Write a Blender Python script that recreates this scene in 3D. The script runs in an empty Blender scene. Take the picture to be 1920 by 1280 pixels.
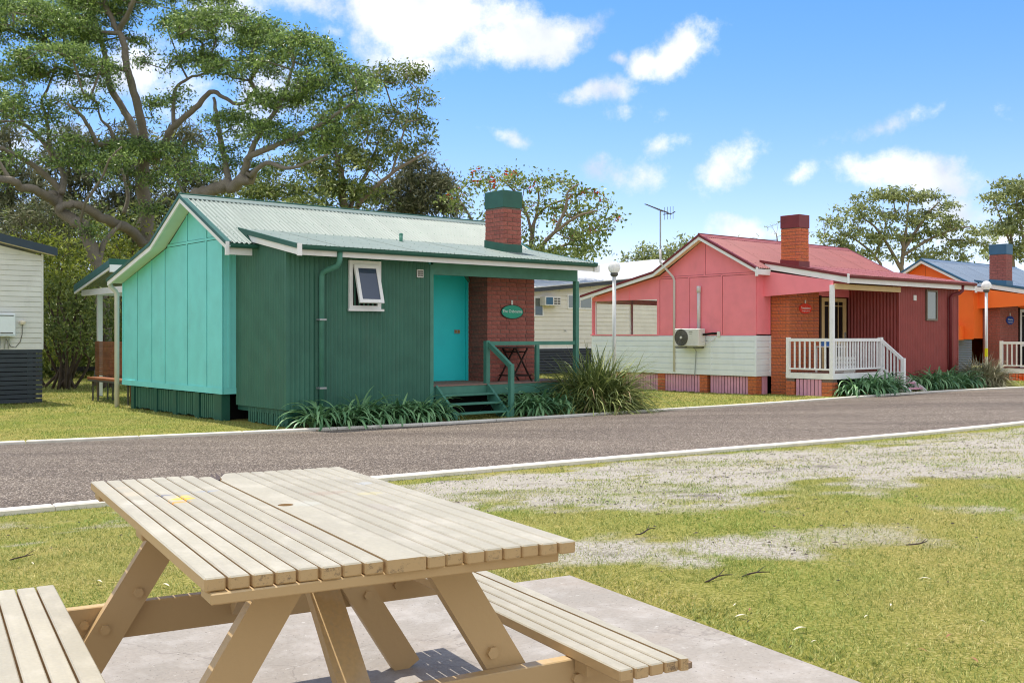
import bpy, bmesh, math, random
import numpy as np
from mathutils import Vector, Matrix, Euler

random.seed(7)
RNG = np.random.default_rng(7)
R = math.radians
scene = bpy.context.scene
COL = scene.collection

# ------------------------------------------------------------------ camera
cam_d = bpy.data.cameras.new('camera')
cam = bpy.data.objects.new('camera', cam_d)
COL.objects.link(cam)
cam.location = (0, 0, 1.5)
cam.rotation_euler = (R(90), 0, 0)
cam_d.sensor_width = 36.0
cam_d.lens = 36.0 * 1942 / 1920
cam_d.shift_y = -10 / 1920
cam_d.clip_start = 0.05
cam_d.clip_end = 3000
scene.camera = cam

# ------------------------------------------------------------------ light
SUN_EL = R(70)
SUN_AZ = (-0.675, 0.738)                 # horizontal direction towards the sun (behind the cottages, left)
EXPOSURE = 1.32
SKY_STRENGTH = 0.15
SUN_STRENGTH = 2.0

world = bpy.data.worlds.new('World')
scene.world = world
world.use_nodes = True
wn, wl = world.node_tree.nodes, world.node_tree.links
wn.clear()

sun_d = bpy.data.lights.new('sun', 'SUN')
sun_d.energy = SUN_STRENGTH
sun_d.angle = R(0.55)
sun_d.color = (1.0, 0.94, 0.85)
sun = bpy.data.objects.new('sun', sun_d)
COL.objects.link(sun)
sdir = Vector((SUN_AZ[0] * math.cos(SUN_EL), SUN_AZ[1] * math.cos(SUN_EL), math.sin(SUN_EL)))
sun.rotation_euler = sdir.to_track_quat('Z', 'Y').to_euler()
sun.location = (0, 0, 30)


def build_sky():
    out = wn.new('ShaderNodeOutputWorld')
    bg = wn.new('ShaderNodeBackground')
    bg.inputs['Strength'].default_value = SKY_STRENGTH
    wl.new(bg.outputs[0], out.inputs[0])
    sky = wn.new('ShaderNodeTexSky')
    sky.sky_type = 'NISHITA'
    sky.sun_disc = False
    sky.sun_elevation = SUN_EL
    sky.sun_rotation = math.atan2(SUN_AZ[0], SUN_AZ[1])
    sky.air_density = 0.75
    sky.dust_density = 0.1
    sky.ozone_density = 1.5
    hs = wn.new('ShaderNodeHueSaturation')
    hs.inputs['Saturation'].default_value = 1.3
    hs.inputs['Hue'].default_value = 0.5
    hs.inputs['Value'].default_value = 0.66
    tint = wn.new('ShaderNodeMix'); tint.data_type = 'RGBA'; tint.blend_type = 'MULTIPLY'; tint.inputs['Factor'].default_value = 1
    tz = wn.new('ShaderNodeSeparateXYZ'); tcz = wn.new('ShaderNodeTexCoord'); wl.new(tcz.outputs['Generated'], tz.inputs[0])
    mz = wn.new('ShaderNodeMapRange'); mz.interpolation_type = 'SMOOTHSTEP'; mz.inputs['From Min'].default_value = -.02; mz.inputs['From Max'].default_value = .34; wl.new(tz.outputs['Z'], mz.inputs['Value'])
    cz = wn.new('ShaderNodeMix'); cz.data_type = 'RGBA'; cz.inputs['A'].default_value = (.98, .80, .80, 1); cz.inputs['B'].default_value = (1.0, .955, .96, 1)
    wl.new(mz.outputs[0], cz.inputs['Factor']); wl.new(cz.outputs['Result'], tint.inputs['B'])
    wl.new(sky.outputs[0], tint.inputs['A']); wl.new(tint.outputs['Result'], hs.inputs['Color'])
    tc = wn.new('ShaderNodeTexCoord')
    D = tc.outputs['Generated']
    # billows that break up the cloud edges
    n1 = wn.new('ShaderNodeTexNoise')
    n1.inputs['Scale'].default_value = 20
    n1.inputs['Detail'].default_value = 9
    n1.inputs['Roughness'].default_value = 0.66
    wl.new(D, n1.inputs['Vector'])
    nd = wn.new('ShaderNodeTexNoise')
    nd.inputs['Scale'].default_value = 7
    nd.inputs['Detail'].default_value = 3
    wl.new(D, nd.inputs['Vector'])
    sub = wn.new('ShaderNodeVectorMath'); sub.operation = 'SUBTRACT'
    wl.new(nd.outputs['Color'], sub.inputs[0]); sub.inputs[1].default_value = (.5, .5, .5)
    scl = wn.new('ShaderNodeVectorMath'); scl.operation = 'SCALE'
    wl.new(sub.outputs[0], scl.inputs[0]); scl.inputs['Scale'].default_value = 0.09
    add = wn.new('ShaderNodeVectorMath'); add.operation = 'ADD'
    wl.new(D, add.inputs[0]); wl.new(scl.outputs[0], add.inputs[1])
    DD = add.outputs[0]

    def math_(op, a, b=None, c=None):
        n = wn.new('ShaderNodeMath'); n.operation = op
        for i, v in enumerate((a, b, c)):
            if v is None: continue
            if isinstance(v, (int, float)): n.inputs[i].default_value = v
            else: wl.new(v, n.inputs[i])
        return n.outputs[0]

    # clouds: direction (x, z for y = 1942), angular radii, tilt, weight
    clouds = [
        (830, 50, 170, 62, -8, 1.25), (960, 70, 160, 52, -12, 1.25), (740, 20, 110, 70, 10, 1.2), (800, 112, 90, 24, 0, .8),
        (520, 5, 150, 45, 5, 1.1), (420, 30, 60, 50, 0, .8), (610, 62, 26, 14, 0, .6),
        (1300, 105, 75, 42, -28, 1.0), (1215, 120, 40, 30, 0, .75), (1140, 178, 75, 30, -10, .75), (1160, 105, 26, 12, 0, .55),
        (1180, 218, 45, 16, -20, .38), (1060, 205, 34, 14, 0, .32), (1240, 225, 30, 18, -25, .34),
        (970, 280, 36, 13, 12, .5), (1230, 290, 44, 18, -14, .52), (1345, 330, 70, 26, -18, .6), (1180, 335, 85, 18, 0, .45),
        (1505, 328, 26, 17, 0, .62), (1680, 232, 80, 16, -16, .46), (1745, 215, 30, 14, -22, .42),
        (1700, 330, 105, 34, 0, .95), (1640, 352, 60, 24, 0, .6), (1420, 412, 75, 17, -4, .75), (1800, 380, 55, 28, 10, .65),
        (1870, 420, 80, 32, 0, .6), (490, 190, 90, 45, -20, .8), (250, 150, 120, 60, 0, .75), (90, 260, 120, 50, 0, .6),
        (400, 620 - 260, 120, 50, 0, .35), (2250, 100, 200, 70, -5, 1.0), (2600, 330, 260, 60, 0, .8), (-400, 120, 260, 110, 0, 1.0),
        (-1100, 330, 300, 70, 0, .8), (300, -420, 300, 110, 0, 1.0), (1500, -500, 320, 120, 10, .9),
    ]
    field = None
    for (px, py, rx, ry, tilt, wgt) in clouds:
        d = Vector(((px - 960) / 1942, 1, (630 - py) / 1942)); L = d.length; d.normalize()
        zl = Vector((0, 0, 1)); right = d.cross(zl).normalized(); up = right.cross(d)
        M = Matrix((right, d, up)).transposed().to_3x3() @ Matrix.Rotation(R(tilt), 3, 'Y')
        mp = wn.new('ShaderNodeMapping'); mp.vector_type = 'TEXTURE'
        mp.inputs['Location'].default_value = d
        mp.inputs['Rotation'].default_value = M.to_euler()
        mp.inputs['Scale'].default_value = (rx / 1942 * 1.25, .4, ry / 1942 * 1.25)
        wl.new(DD, mp.inputs['Vector'])
        ln = wn.new('ShaderNodeVectorMath'); ln.operation = 'LENGTH'
        wl.new(mp.outputs[0], ln.inputs[0])
        f = math_('MULTIPLY', math_('SUBTRACT', 1.0, ln.outputs['Value']), wgt)
        field = f if field is None else math_('SMOOTH_MAX', field, f, 0.12)
    # near-solid cloud added out of view, behind and overhead, to brighten shaded walls
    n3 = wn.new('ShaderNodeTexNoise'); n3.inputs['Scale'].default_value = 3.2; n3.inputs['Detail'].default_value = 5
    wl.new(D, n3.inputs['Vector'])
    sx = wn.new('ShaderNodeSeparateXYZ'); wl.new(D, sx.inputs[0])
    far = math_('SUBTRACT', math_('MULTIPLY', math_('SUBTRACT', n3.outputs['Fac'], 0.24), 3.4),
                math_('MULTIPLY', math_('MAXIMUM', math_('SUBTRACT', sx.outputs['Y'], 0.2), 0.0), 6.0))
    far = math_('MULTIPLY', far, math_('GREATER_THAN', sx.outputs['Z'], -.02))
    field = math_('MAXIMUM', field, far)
    edge = math_('ADD', field, math_('MULTIPLY', math_('SUBTRACT', n1.outputs['Fac'], 0.5), 2.1))
    mr = wn.new('ShaderNodeMapRange'); mr.interpolation_type = 'SMOOTHSTEP'
    mr.inputs['From Min'].default_value = 0.0
    mr.inputs['From Max'].default_value = 0.8
    wl.new(edge, mr.inputs['Value'])
    mask = math_('MULTIPLY', mr.outputs[0], 0.95)
    # thick parts a little greyer than the lit billows
    n2 = wn.new('ShaderNodeTexNoise'); n2.inputs['Scale'].default_value = 11; n2.inputs['Detail'].default_value = 6
    mp2 = wn.new('ShaderNodeMapping'); mp2.inputs['Location'].default_value = (.02, .0, .05)
    wl.new(D, mp2.inputs['Vector']); wl.new(mp2.outputs[0], n2.inputs['Vector'])
    cr = wn.new('ShaderNodeMix'); cr.data_type = 'RGBA'
    k = CLOUD_K
    cr.inputs['A'].default_value = (.58 * k, .64 * k, .77 * k, 1)
    cr.inputs['B'].default_value = (1.0 * k, 1.0 * k, 1.0 * k, 1)
    mr2 = wn.new('ShaderNodeMapRange'); mr2.inputs['From Min'].default_value = .36; mr2.inputs['From Max'].default_value = .6
    wl.new(n2.outputs['Fac'], mr2.inputs['Value']); wl.new(mr2.outputs[0], cr.inputs['Factor'])
    mix = wn.new('ShaderNodeMix'); mix.data_type = 'RGBA'
    wl.new(mask, mix.inputs['Factor']); wl.new(hs.outputs[0], mix.inputs['A']); wl.new(cr.outputs['Result'], mix.inputs['B'])
    wl.new(mix.outputs['Result'], bg.inputs['Color'])


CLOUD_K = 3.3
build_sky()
world.cycles.sampling_method = 'MANUAL'
world.cycles.sample_map_resolution = 512

vs = scene.view_settings
vs.view_transform = 'Standard'
vs.look = 'None'
vs.gamma = 1.0
vs.exposure = EXPOSURE
vs.use_curve_mapping = False
scene.cycles.max_bounces = 6
scene.cycles.diffuse_bounces = 4
scene.cycles.transparent_max_bounces = 6
scene.cycles.use_denoising = True
scene.cycles.filter_width = 1.1


# ------------------------------------------------------------------ helpers
def S(r, g, b):
    f = lambda c: (c / 255 / 12.92) if c / 255 <= .04045 else ((c / 255 + .055) / 1.055) ** 2.4
    return (f(r), f(g), f(b))


MATS = {}


def mat(name, col, rough=.6, var=.12, scale=6., bump=0., bscale=40., metal=0., rnd=0., spec=.4, fine=0., grime=0., col2=None, island=0., trans=0.):
    """Painted / natural surface: base colour broken up by two noises, per-object and per-piece variation, bump."""
    m = bpy.data.materials.new(name); m.use_nodes = True
    n, l = m.node_tree.nodes, m.node_tree.links
    p = n['Principled BSDF']
    p.inputs['Roughness'].default_value = rough
    p.inputs['Metallic'].default_value = metal
    p.inputs['Specular IOR Level'].default_value = spec
    tc = n.new('ShaderNodeTexCoord')
    nz = n.new('ShaderNodeTexNoise'); nz.inputs['Scale'].default_value = scale; nz.inputs['Detail'].default_value = 6
    l.new(tc.outputs['Object'], nz.inputs['Vector'])
    mr = n.new('ShaderNodeMapRange'); mr.inputs['From Min'].default_value = .3; mr.inputs['From Max'].default_value = .7
    mr.inputs['To Min'].default_value = 1 - var; mr.inputs['To Max'].default_value = 1 + var
    l.new(nz.outputs['Fac'], mr.inputs['Value'])
    fac = mr.outputs[0]

    def mul(a, b):
        q = n.new('ShaderNodeMath'); q.operation = 'MULTIPLY'
        l.new(a, q.inputs[0]); l.new(b, q.inputs[1]); return q.outputs[0]

    def rngmap(sock, amt):
        q = n.new('ShaderNodeMapRange'); q.inputs['To Min'].default_value = 1 - amt; q.inputs['To Max'].default_value = 1 + amt
        l.new(sock, q.inputs['Value']); return q.outputs[0]
    if rnd:
        oi = n.new('ShaderNodeObjectInfo'); fac = mul(fac, rngmap(oi.outputs['Random'], rnd))
    if island:
        ge = n.new('ShaderNodeNewGeometry'); fac = mul(fac, rngmap(ge.outputs['Random Per Island'], island))
    if fine:
        nf = n.new('ShaderNodeTexNoise'); nf.inputs['Scale'].default_value = scale * 25; nf.inputs['Detail'].default_value = 3
        l.new(tc.outputs['Object'], nf.inputs['Vector'])
        q = n.new('ShaderNodeMapRange'); q.inputs['From Min'].default_value = .3; q.inputs['From Max'].default_value = .7
        q.inputs['To Min'].default_value = 1 - fine; q.inputs['To Max'].default_value = 1 + fine
        l.new(nf.outputs['Fac'], q.inputs['Value']); fac = mul(fac, q.outputs[0])
    base = n.new('ShaderNodeMix'); base.data_type = 'RGBA'
    base.inputs['A'].default_value = (*col, 1); base.inputs['B'].default_value = (*(col2 or col), 1)
    if col2:
        src = n.new('ShaderNodeObjectInfo').outputs['Random'] if rnd else (n.new('ShaderNodeNewGeometry').outputs['Random Per Island'] if island else nz.outputs['Fac'])
        l.new(src, base.inputs['Factor'])
    vm = n.new('ShaderNodeVectorMath'); vm.operation = 'SCALE'
    l.new(base.outputs['Result'], vm.inputs[0]); l.new(fac, vm.inputs['Scale'])
    cs = vm.outputs[0]
    if grime:
        ng = n.new('ShaderNodeTexNoise'); ng.inputs['Scale'].default_value = 2.3; ng.inputs['Detail'].default_value = 8; ng.inputs['Roughness'].default_value = .7
        mpg = n.new('ShaderNodeMapping'); mpg.inputs['Scale'].default_value = (1, 1, .35)
        l.new(tc.outputs['Object'], mpg.inputs['Vector']); l.new(mpg.outputs[0], ng.inputs['Vector'])
        q = n.new('ShaderNodeMapRange'); q.inputs['From Min'].default_value = .55; q.inputs['From Max'].default_value = .75; q.inputs['To Max'].default_value = grime
        l.new(ng.outputs['Fac'], q.inputs['Value'])
        mx = n.new('ShaderNodeMix'); mx.data_type = 'RGBA'
        mx.inputs['B'].default_value = (.16, .14, .11, 1)
        l.new(q.outputs[0], mx.inputs['Factor']); l.new(cs, mx.inputs['A']); cs = mx.outputs['Result']
    l.new(cs, p.inputs['Base Color'])
    if bump:
        nb = n.new('ShaderNodeTexNoise'); nb.inputs['Scale'].default_value = bscale; nb.inputs['Detail'].default_value = 4
        l.new(tc.outputs['Object'], nb.inputs['Vector'])
        bp = n.new('ShaderNodeBump'); bp.inputs['Strength'].default_value = bump; bp.inputs['Distance'].default_value = .01
        l.new(nb.outputs['Fac'], bp.inputs['Height']); l.new(bp.outputs[0], p.inputs['Normal'])
    if trans:
        tr = n.new('ShaderNodeBsdfTranslucent'); l.new(cs, tr.inputs['Color'])
        ms = n.new('ShaderNodeMixShader'); ms.inputs[0].default_value = trans
        l.new(p.outputs[0], ms.inputs[1]); l.new(tr.outputs[0], ms.inputs[2])
        l.new(ms.outputs[0], n['Material Output'].inputs[0])
    MATS[name] = m
    return m


def link_mesh(name, me, material=None, parent=None, loc=None, rot=None):
    o = bpy.data.objects.new(name, me)
    COL.objects.link(o)
    if material is not None and len(me.materials) == 0: me.materials.append(material)
    if parent is not None: o.parent = parent
    if loc is not None: o.location = loc
    if rot is not None: o.rotation_euler = rot
    return o


def empty(name, label=None, cat=None, loc=(0, 0, 0), rz=0., group=None):
    o = bpy.data.objects.new(name, None); COL.objects.link(o)
    o.empty_display_size = .2
    o.location = loc; o.rotation_euler = (0, 0, rz)
    tag(o, label, cat, group)
    return o


def tag(o, label=None, cat=None, group=None, kind=None):
    if label: o['label'] = label
    if cat: o['category'] = cat
    if group: o['group'] = group
    if kind: o['kind'] = kind
    return o


class MB:
    def __init__(s): s.v = []; s.f = []

    def add(s, vs_, fs):
        b = len(s.v); s.v += [tuple(v) for v in vs_]; s.f += [tuple(i + b for i in f) for f in fs]; return s

    def box(s, x0, x1, y0, y1, z0, z1, c=0.):
        if not c:
            return s.add([(x, y, z) for z in (z0, z1) for y in (y0, y1) for x in (x0, x1)],
                         [(0, 2, 3, 1), (4, 5, 7, 6), (0, 1, 5, 4), (2, 6, 7, 3), (0, 4, 6, 2), (1, 3, 7, 5)])
        bm = bmesh.new()
        bmesh.ops.create_cube(bm, size=1)
        for v in bm.verts:
            v.co = ((x0 + x1) / 2 + v.co.x * (x1 - x0), (y0 + y1) / 2 + v.co.y * (y1 - y0), (z0 + z1) / 2 + v.co.z * (z1 - z0))
        bmesh.ops.bevel(bm, geom=bm.edges[:], offset=c, segments=1, affect='EDGES')
        bm.verts.index_update()
        s.add([v.co[:] for v in bm.verts], [[v.index for v in f.verts] for f in bm.faces]); bm.free(); return s

    def prism(s, poly, axis, a0, a1):
        """poly: 2D points; extruded along axis x / y / z between a0 and a1."""
        n = len(poly)
        def P(p, a): return (a, p[0], p[1]) if axis == 'x' else ((p[0], a, p[1]) if axis == 'y' else (p[0], p[1], a))
        vs_ = [P(p, a0) for p in poly] + [P(p, a1) for p in poly]
        fs = [tuple(range(n))[::-1], tuple(range(n, 2 * n))] + [(i, (i + 1) % n, n + (i + 1) % n, n + i) for i in range(n)]
        return s.add(vs_, fs)

    def beam(s, p0, p1, w, h, up=(0, 0, 1)):
        """rectangular bar from p0 to p1 (centre line), w across, h along 'up'."""
        p0, p1 = Vector(p0), Vector(p1); d = (p1 - p0).normalized(); u = Vector(up)
        a = d.cross(u).normalized(); u = a.cross(d).normalized()
        vs_ = []
        for p in (p0, p1):
            for i, j in ((-1, -1), (1, -1), (1, 1), (-1, 1)): vs_.append(p + a * (i * w / 2) + u * (j * h / 2))
        return s.add(vs_, [(0, 1, 2, 3), (7, 6, 5, 4), (0, 4, 5, 1), (1, 5, 6, 2), (2, 6, 7, 3), (3, 7, 4, 0)])

    def tube(s, pts, rad, n=8, cap=True):
        pts = [Vector(p) for p in pts]; m = len(pts)
        rad = [rad] * m if isinstance(rad, (int, float)) else rad
        b = len(s.v); ref = None
        for i, p in enumerate(pts):
            d = ((pts[i + 1] if i < m - 1 else p) - (pts[i - 1] if i else p)).normalized()
            if ref is None: ref = d.orthogonal().normalized()
            a = (ref - d * ref.dot(d))
            a = a.normalized() if a.length > 1e-6 else d.orthogonal().normalized()
            ref = a; c = d.cross(a)
            for k in range(n):
                t = 2 * math.pi * k / n
                s.v.append(tuple(p + (a * math.cos(t) + c * math.sin(t)) * rad[i]))
        for i in range(m - 1):
            for k in range(n):
                k2 = (k + 1) % n
                s.f.append((b + i * n + k, b + i * n + k2, b + (i + 1) * n + k2, b + (i + 1) * n + k))
        if cap:
            s.f.append(tuple(b + k for k in range(n))[::-1]); s.f.append(tuple(b + (m - 1) * n + k for k in range(n)))
        return s

    def lathe(s, prof, n=24, c=(0, 0, 0)):
        b = len(s.v)
        for r, z in prof:
            for k in range(n):
                t = 2 * math.pi * k / n; s.v.append((c[0] + r * math.cos(t), c[1] + r * math.sin(t), c[2] + z))
        for i in range(len(prof) - 1):
            for k in range(n):
                k2 = (k + 1) % n; s.f.append((b + i * n + k, b + i * n + k2, b + (i + 1) * n + k2, b + (i + 1) * n + k))
        return s

    def mesh(s, name):
        me = bpy.data.meshes.new(name); me.from_pydata(s.v, [], s.f); me.update(); return me

    def build(s, name, material, parent=None, smooth=False, loc=None, rot=None):
        me = s.mesh(name)
        if smooth: me.shade_smooth() if hasattr(me, 'shade_smooth') else None
        return link_mesh(name, me, material, parent, loc, rot)


def fast_mesh(name, verts, counts_faces):
    """verts (N,3) array; faces (M,k) index array."""
    me = bpy.data.meshes.new(name)
    F = counts_faces; M, k = F.shape
    me.vertices.add(len(verts)); me.vertices.foreach_set('co', np.ascontiguousarray(verts, dtype=np.float32).ravel())
    me.loops.add(M * k); me.loops.foreach_set('vertex_index', np.ascontiguousarray(F, dtype=np.int32).ravel())
    me.polygons.add(M)
    me.polygons.foreach_set('loop_start', np.arange(0, M * k, k, dtype=np.int32))
    me.polygons.foreach_set('loop_total', np.full(M, k, dtype=np.int32))
    me.update(calc_edges=True)
    return me


def lattice(seed, n=64):
    return np.random.default_rng(seed).random((n, n))


LAT = [lattice(100 + i) for i in range(6)]


def vnoise(x, y, lat):
    n = lat.shape[0]; xi = np.floor(x).astype(int); yi = np.floor(y).astype(int)
    fx = x - xi; fy = y - yi; fx = fx * fx * (3 - 2 * fx); fy = fy * fy * (3 - 2 * fy)
    a = lat[xi % n, yi % n]; b = lat[(xi + 1) % n, yi % n]; c = lat[xi % n, (yi + 1) % n]; d = lat[(xi + 1) % n, (yi + 1) % n]
    return (a * (1 - fx) + b * fx) * (1 - fy) + (c * (1 - fx) + d * fx) * fy


def fbm(x, y, s=1., o=5, k=0):
    v = 0; a = 1; t = 0
    for i in range(o):
        v = v + a * vnoise(x * s + 17.3 * i + 31 * k, y * s - 9.1 * i + 13 * k, LAT[i % 6]); t += a; a *= .55; s *= 2.03
    return v / t


def sstep(e0, e1, x):
    t = np.clip((x - e0) / (e1 - e0), 0, 1); return t * t * (3 - 2 * t)


# ------------------------------------------------------------------ palette
WHITE = mat('white_paint', S(242, 242, 240), .5, .05, 4, grime=.12)
GREENM = mat('dark_green_paint', S(42, 94, 80), .45, .1, 5, grime=.1)
GREENW = mat('green_corrugated_paint', S(60, 110, 92), .5, .1, 3, grime=.14)
GREENT = mat('green_timber_paint', S(78, 134, 116), .55, .12, 5, grime=.12)
TEAL = mat('teal_paint', S(130, 224, 222), .55, .06, 2.5, grime=.12)
TEALD = mat('teal_door_paint', S(40, 220, 222), .5, .05, 2, rnd=0.)
ROOFG = mat('pale_green_roof_steel', S(126, 140, 132), .45, .05, 3, spec=.3, grime=.1)
SOFFIT = mat('pale_green_soffit_paint', S(206, 226, 212), .6, .04, 4)
PINK = mat('pink_paint', S(252, 142, 152), .55, .06, 2.5, grime=.1)
PINKL = mat('pale_pink_slat_paint', S(224, 164, 186), .6, .08, 5, rnd=.06, grime=.1)
REDW = mat('maroon_corrugated_paint', S(150, 68, 62), .5, .1, 3, grime=.08)
ROOFR = mat('faded_red_roof_steel', S(152, 86, 84), .55, .08, 2.2, spec=.4, grime=.1)
REDM = mat('maroon_trim_paint', S(120, 44, 48), .45, .08, 5)
ORANGE = mat('orange_paint', S(255, 122, 48), .55, .05, 2.5)
ROOFB = mat('blue_grey_roof_steel', S(116, 132, 152), .5, .05, 3, spec=.5)
BLUEM = mat('slate_blue_paint', S(62, 104, 132), .45, .06, 5)
GREYB = mat('dark_grey_slat_paint', S(62, 68, 76), .6, .1, 5, rnd=.05)
BOARD = mat('grey_white_weatherboard_paint', S(222, 220, 214), .6, .06, 3, rnd=.03, grime=.22)
CREAM = mat('cream_weatherboard_paint', S(232, 228, 216), .6, .05, 3, rnd=.03, grime=.12)
SIDING = mat('white_siding_paint', S(238, 244, 248), .5, .04, 3, rnd=.02, grime=.1)
BRICK = mat('weathered_red_brick', S(192, 114, 100), .85, .22, 22, bump=.5, bscale=90, rnd=.3, col2=S(132, 76, 68), fine=.15)
BRICKO = mat('orange_red_brick', S(232, 132, 82), .85, .22, 22, bump=.5, bscale=90, rnd=.3, col2=S(176, 96, 68), fine=.15)
MORTAR = mat('dark_mortar', S(128, 110, 100), .9, .2, 30, bump=.4)
GLASS = mat('dark_window_glass', S(56, 70, 92), .06, .03, 1, spec=.9)
GLASSD = mat('dark_screen_mesh', S(26, 24, 24), .4, .1, 20, spec=.3)
STEEL = mat('galvanised_steel', S(168, 172, 174), .4, .1, 12, metal=.6)
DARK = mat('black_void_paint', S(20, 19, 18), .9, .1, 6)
DECKW = mat('weathered_deck_timber', S(150, 118, 106), .8, .2, 8, bump=.3, rnd=.14)
HARDW = mat('oiled_hardwood', S(150, 96, 62), .6, .2, 7, rnd=.14)
PIPE = mat('pale_plastic_pipe', S(214, 212, 210), .4, .04, 4)
PLASTIC = mat('off_white_plastic', S(222, 220, 214), .45, .05, 5, grime=.18)
ACGRILL = mat('grey_grille_plastic', S(92, 90, 84), .5, .06, 20)
CREAMD = mat('tan_door_paint', S(214, 186, 132), .5, .05, 4)
BROWN = mat('dark_brown_timber', S(52, 34, 28), .6, .1, 8)


# ------------------------------------------------------------------ terrain
FAR_K = [(-40.0, -6.0), (-14.6, 9.6), (-7.09, 14.18), (-3.78, 15.94), (-1.58, 17.2), (1.19, 19.2), (3.01, 20.7), (5.02, 22.14), (9.56, 24.75), (13.52, 27.35), (21.0, 32.6), (60., 60.)]
NEAR_K = [(-40., -18.), (-14.0, 1.6), (-4.35, 8.75), (-1.29, 10.87), (1.59, 12.83), (4.54, 14.69), (8.18, 16.7), (14.0, 20.6), (24., 27.6), (60., 53.)]


def poly_y(poly, x):
    p = np.array(poly); return np.interp(x, p[:, 0], p[:, 1])


def rise(X): return .12 * sstep(4., 11., np.asarray(X, float))


def near_dist(X, Y):
    """metres from the near kerb, positive towards the camera"""
    return (poly_y(NEAR_K, X) - Y) * .83


def ground_z(X, Y):
    X = np.asarray(X, float); Y = np.asarray(Y, float)
    d = near_dist(X, Y)
    z = rise(X) * (Y > 0) + .235 * sstep(.1, 4.6, d)
    road = (d < .04) & (Y < poly_y(FAR_K, X) + .04)
    return np.where(road, rise(X) - .03, z)


def sand_mask(X, Y):
    d = near_dist(X, Y)
    lim = np.interp(X, [-6, -3, -1.5, 0, 2, 6, 12], [2.0, 2.1, 2.6, 3.4, 4.4, 4.8, 5.6])
    core = np.interp(X, [-6, -2, 1, 4, 7, 12], [.82, .82, .84, 1.0, 1.15, 1.15])
    band = sstep(.0, .7, d) * (1 - sstep(lim - 1.0, lim + .7, d)) * core
    n1 = fbm(X, Y, .55, 5, 1); n2 = fbm(X, Y, 3.0, 4, 2)
    n4 = fbm(X * .6 + Y * .35, Y - X * .4, 1.6, 4, 4)
    m = band * .98 + (n1 - .5) * 1.9 + (n4 - .5) * 1.3 + (n2 - .5) * 1.5
    m = sstep(.15, 1.0, m) * (.62 + .38 * sstep(.40, .58, fbm(X, Y, 1.1, 4, 9))) * (d > 0) * np.clip(band * 3, 0, 1)
    for (cx, cy, r, a) in ((.72, 6.05, .55, .8), (1.15, 6.2, .5, .75), (2.35, 6.5, .5, .5), (3.9, 7.1, .42, .8), (3.45, 7.6, .3, .55), (4.7, 7.7, .5, .8), (.4, 5.9, .35, .6)):
        q = np.hypot((X - cx) / 1.6, Y - cy) / r
        m = np.maximum(m, a * (1 - sstep(.35, 1.1, q + (n2 - .5) * 1.6 + (n1 - .5))))
    return m


SLAB_C = (-.672, 3.17); SLAB_A = math.atan2(.4957, .8685)


def in_slab(X, Y, pad=0.):
    dx, dy = X - SLAB_C[0], Y - SLAB_C[1]
    w = dx * .8685 + dy * .4957; l = -dx * .4957 + dy * .8685
    return (np.abs(w) < 2.01 + pad) & (l < 1.54 + pad) & (l > -4 - pad)


def axis_pts(lo, hi, step, out_lo, out_hi):
    a = list(np.arange(lo, hi, step)); s = step; x = hi
    while x < out_hi: a.append(x); s *= 1.35; x += s
    a.append(out_hi); s = step; x = lo - step; b = []
    while x > out_lo: b.append(x); s *= 1.35; x -= s
    b.append(out_lo)
    return np.array(b[::-1] + a)


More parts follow.
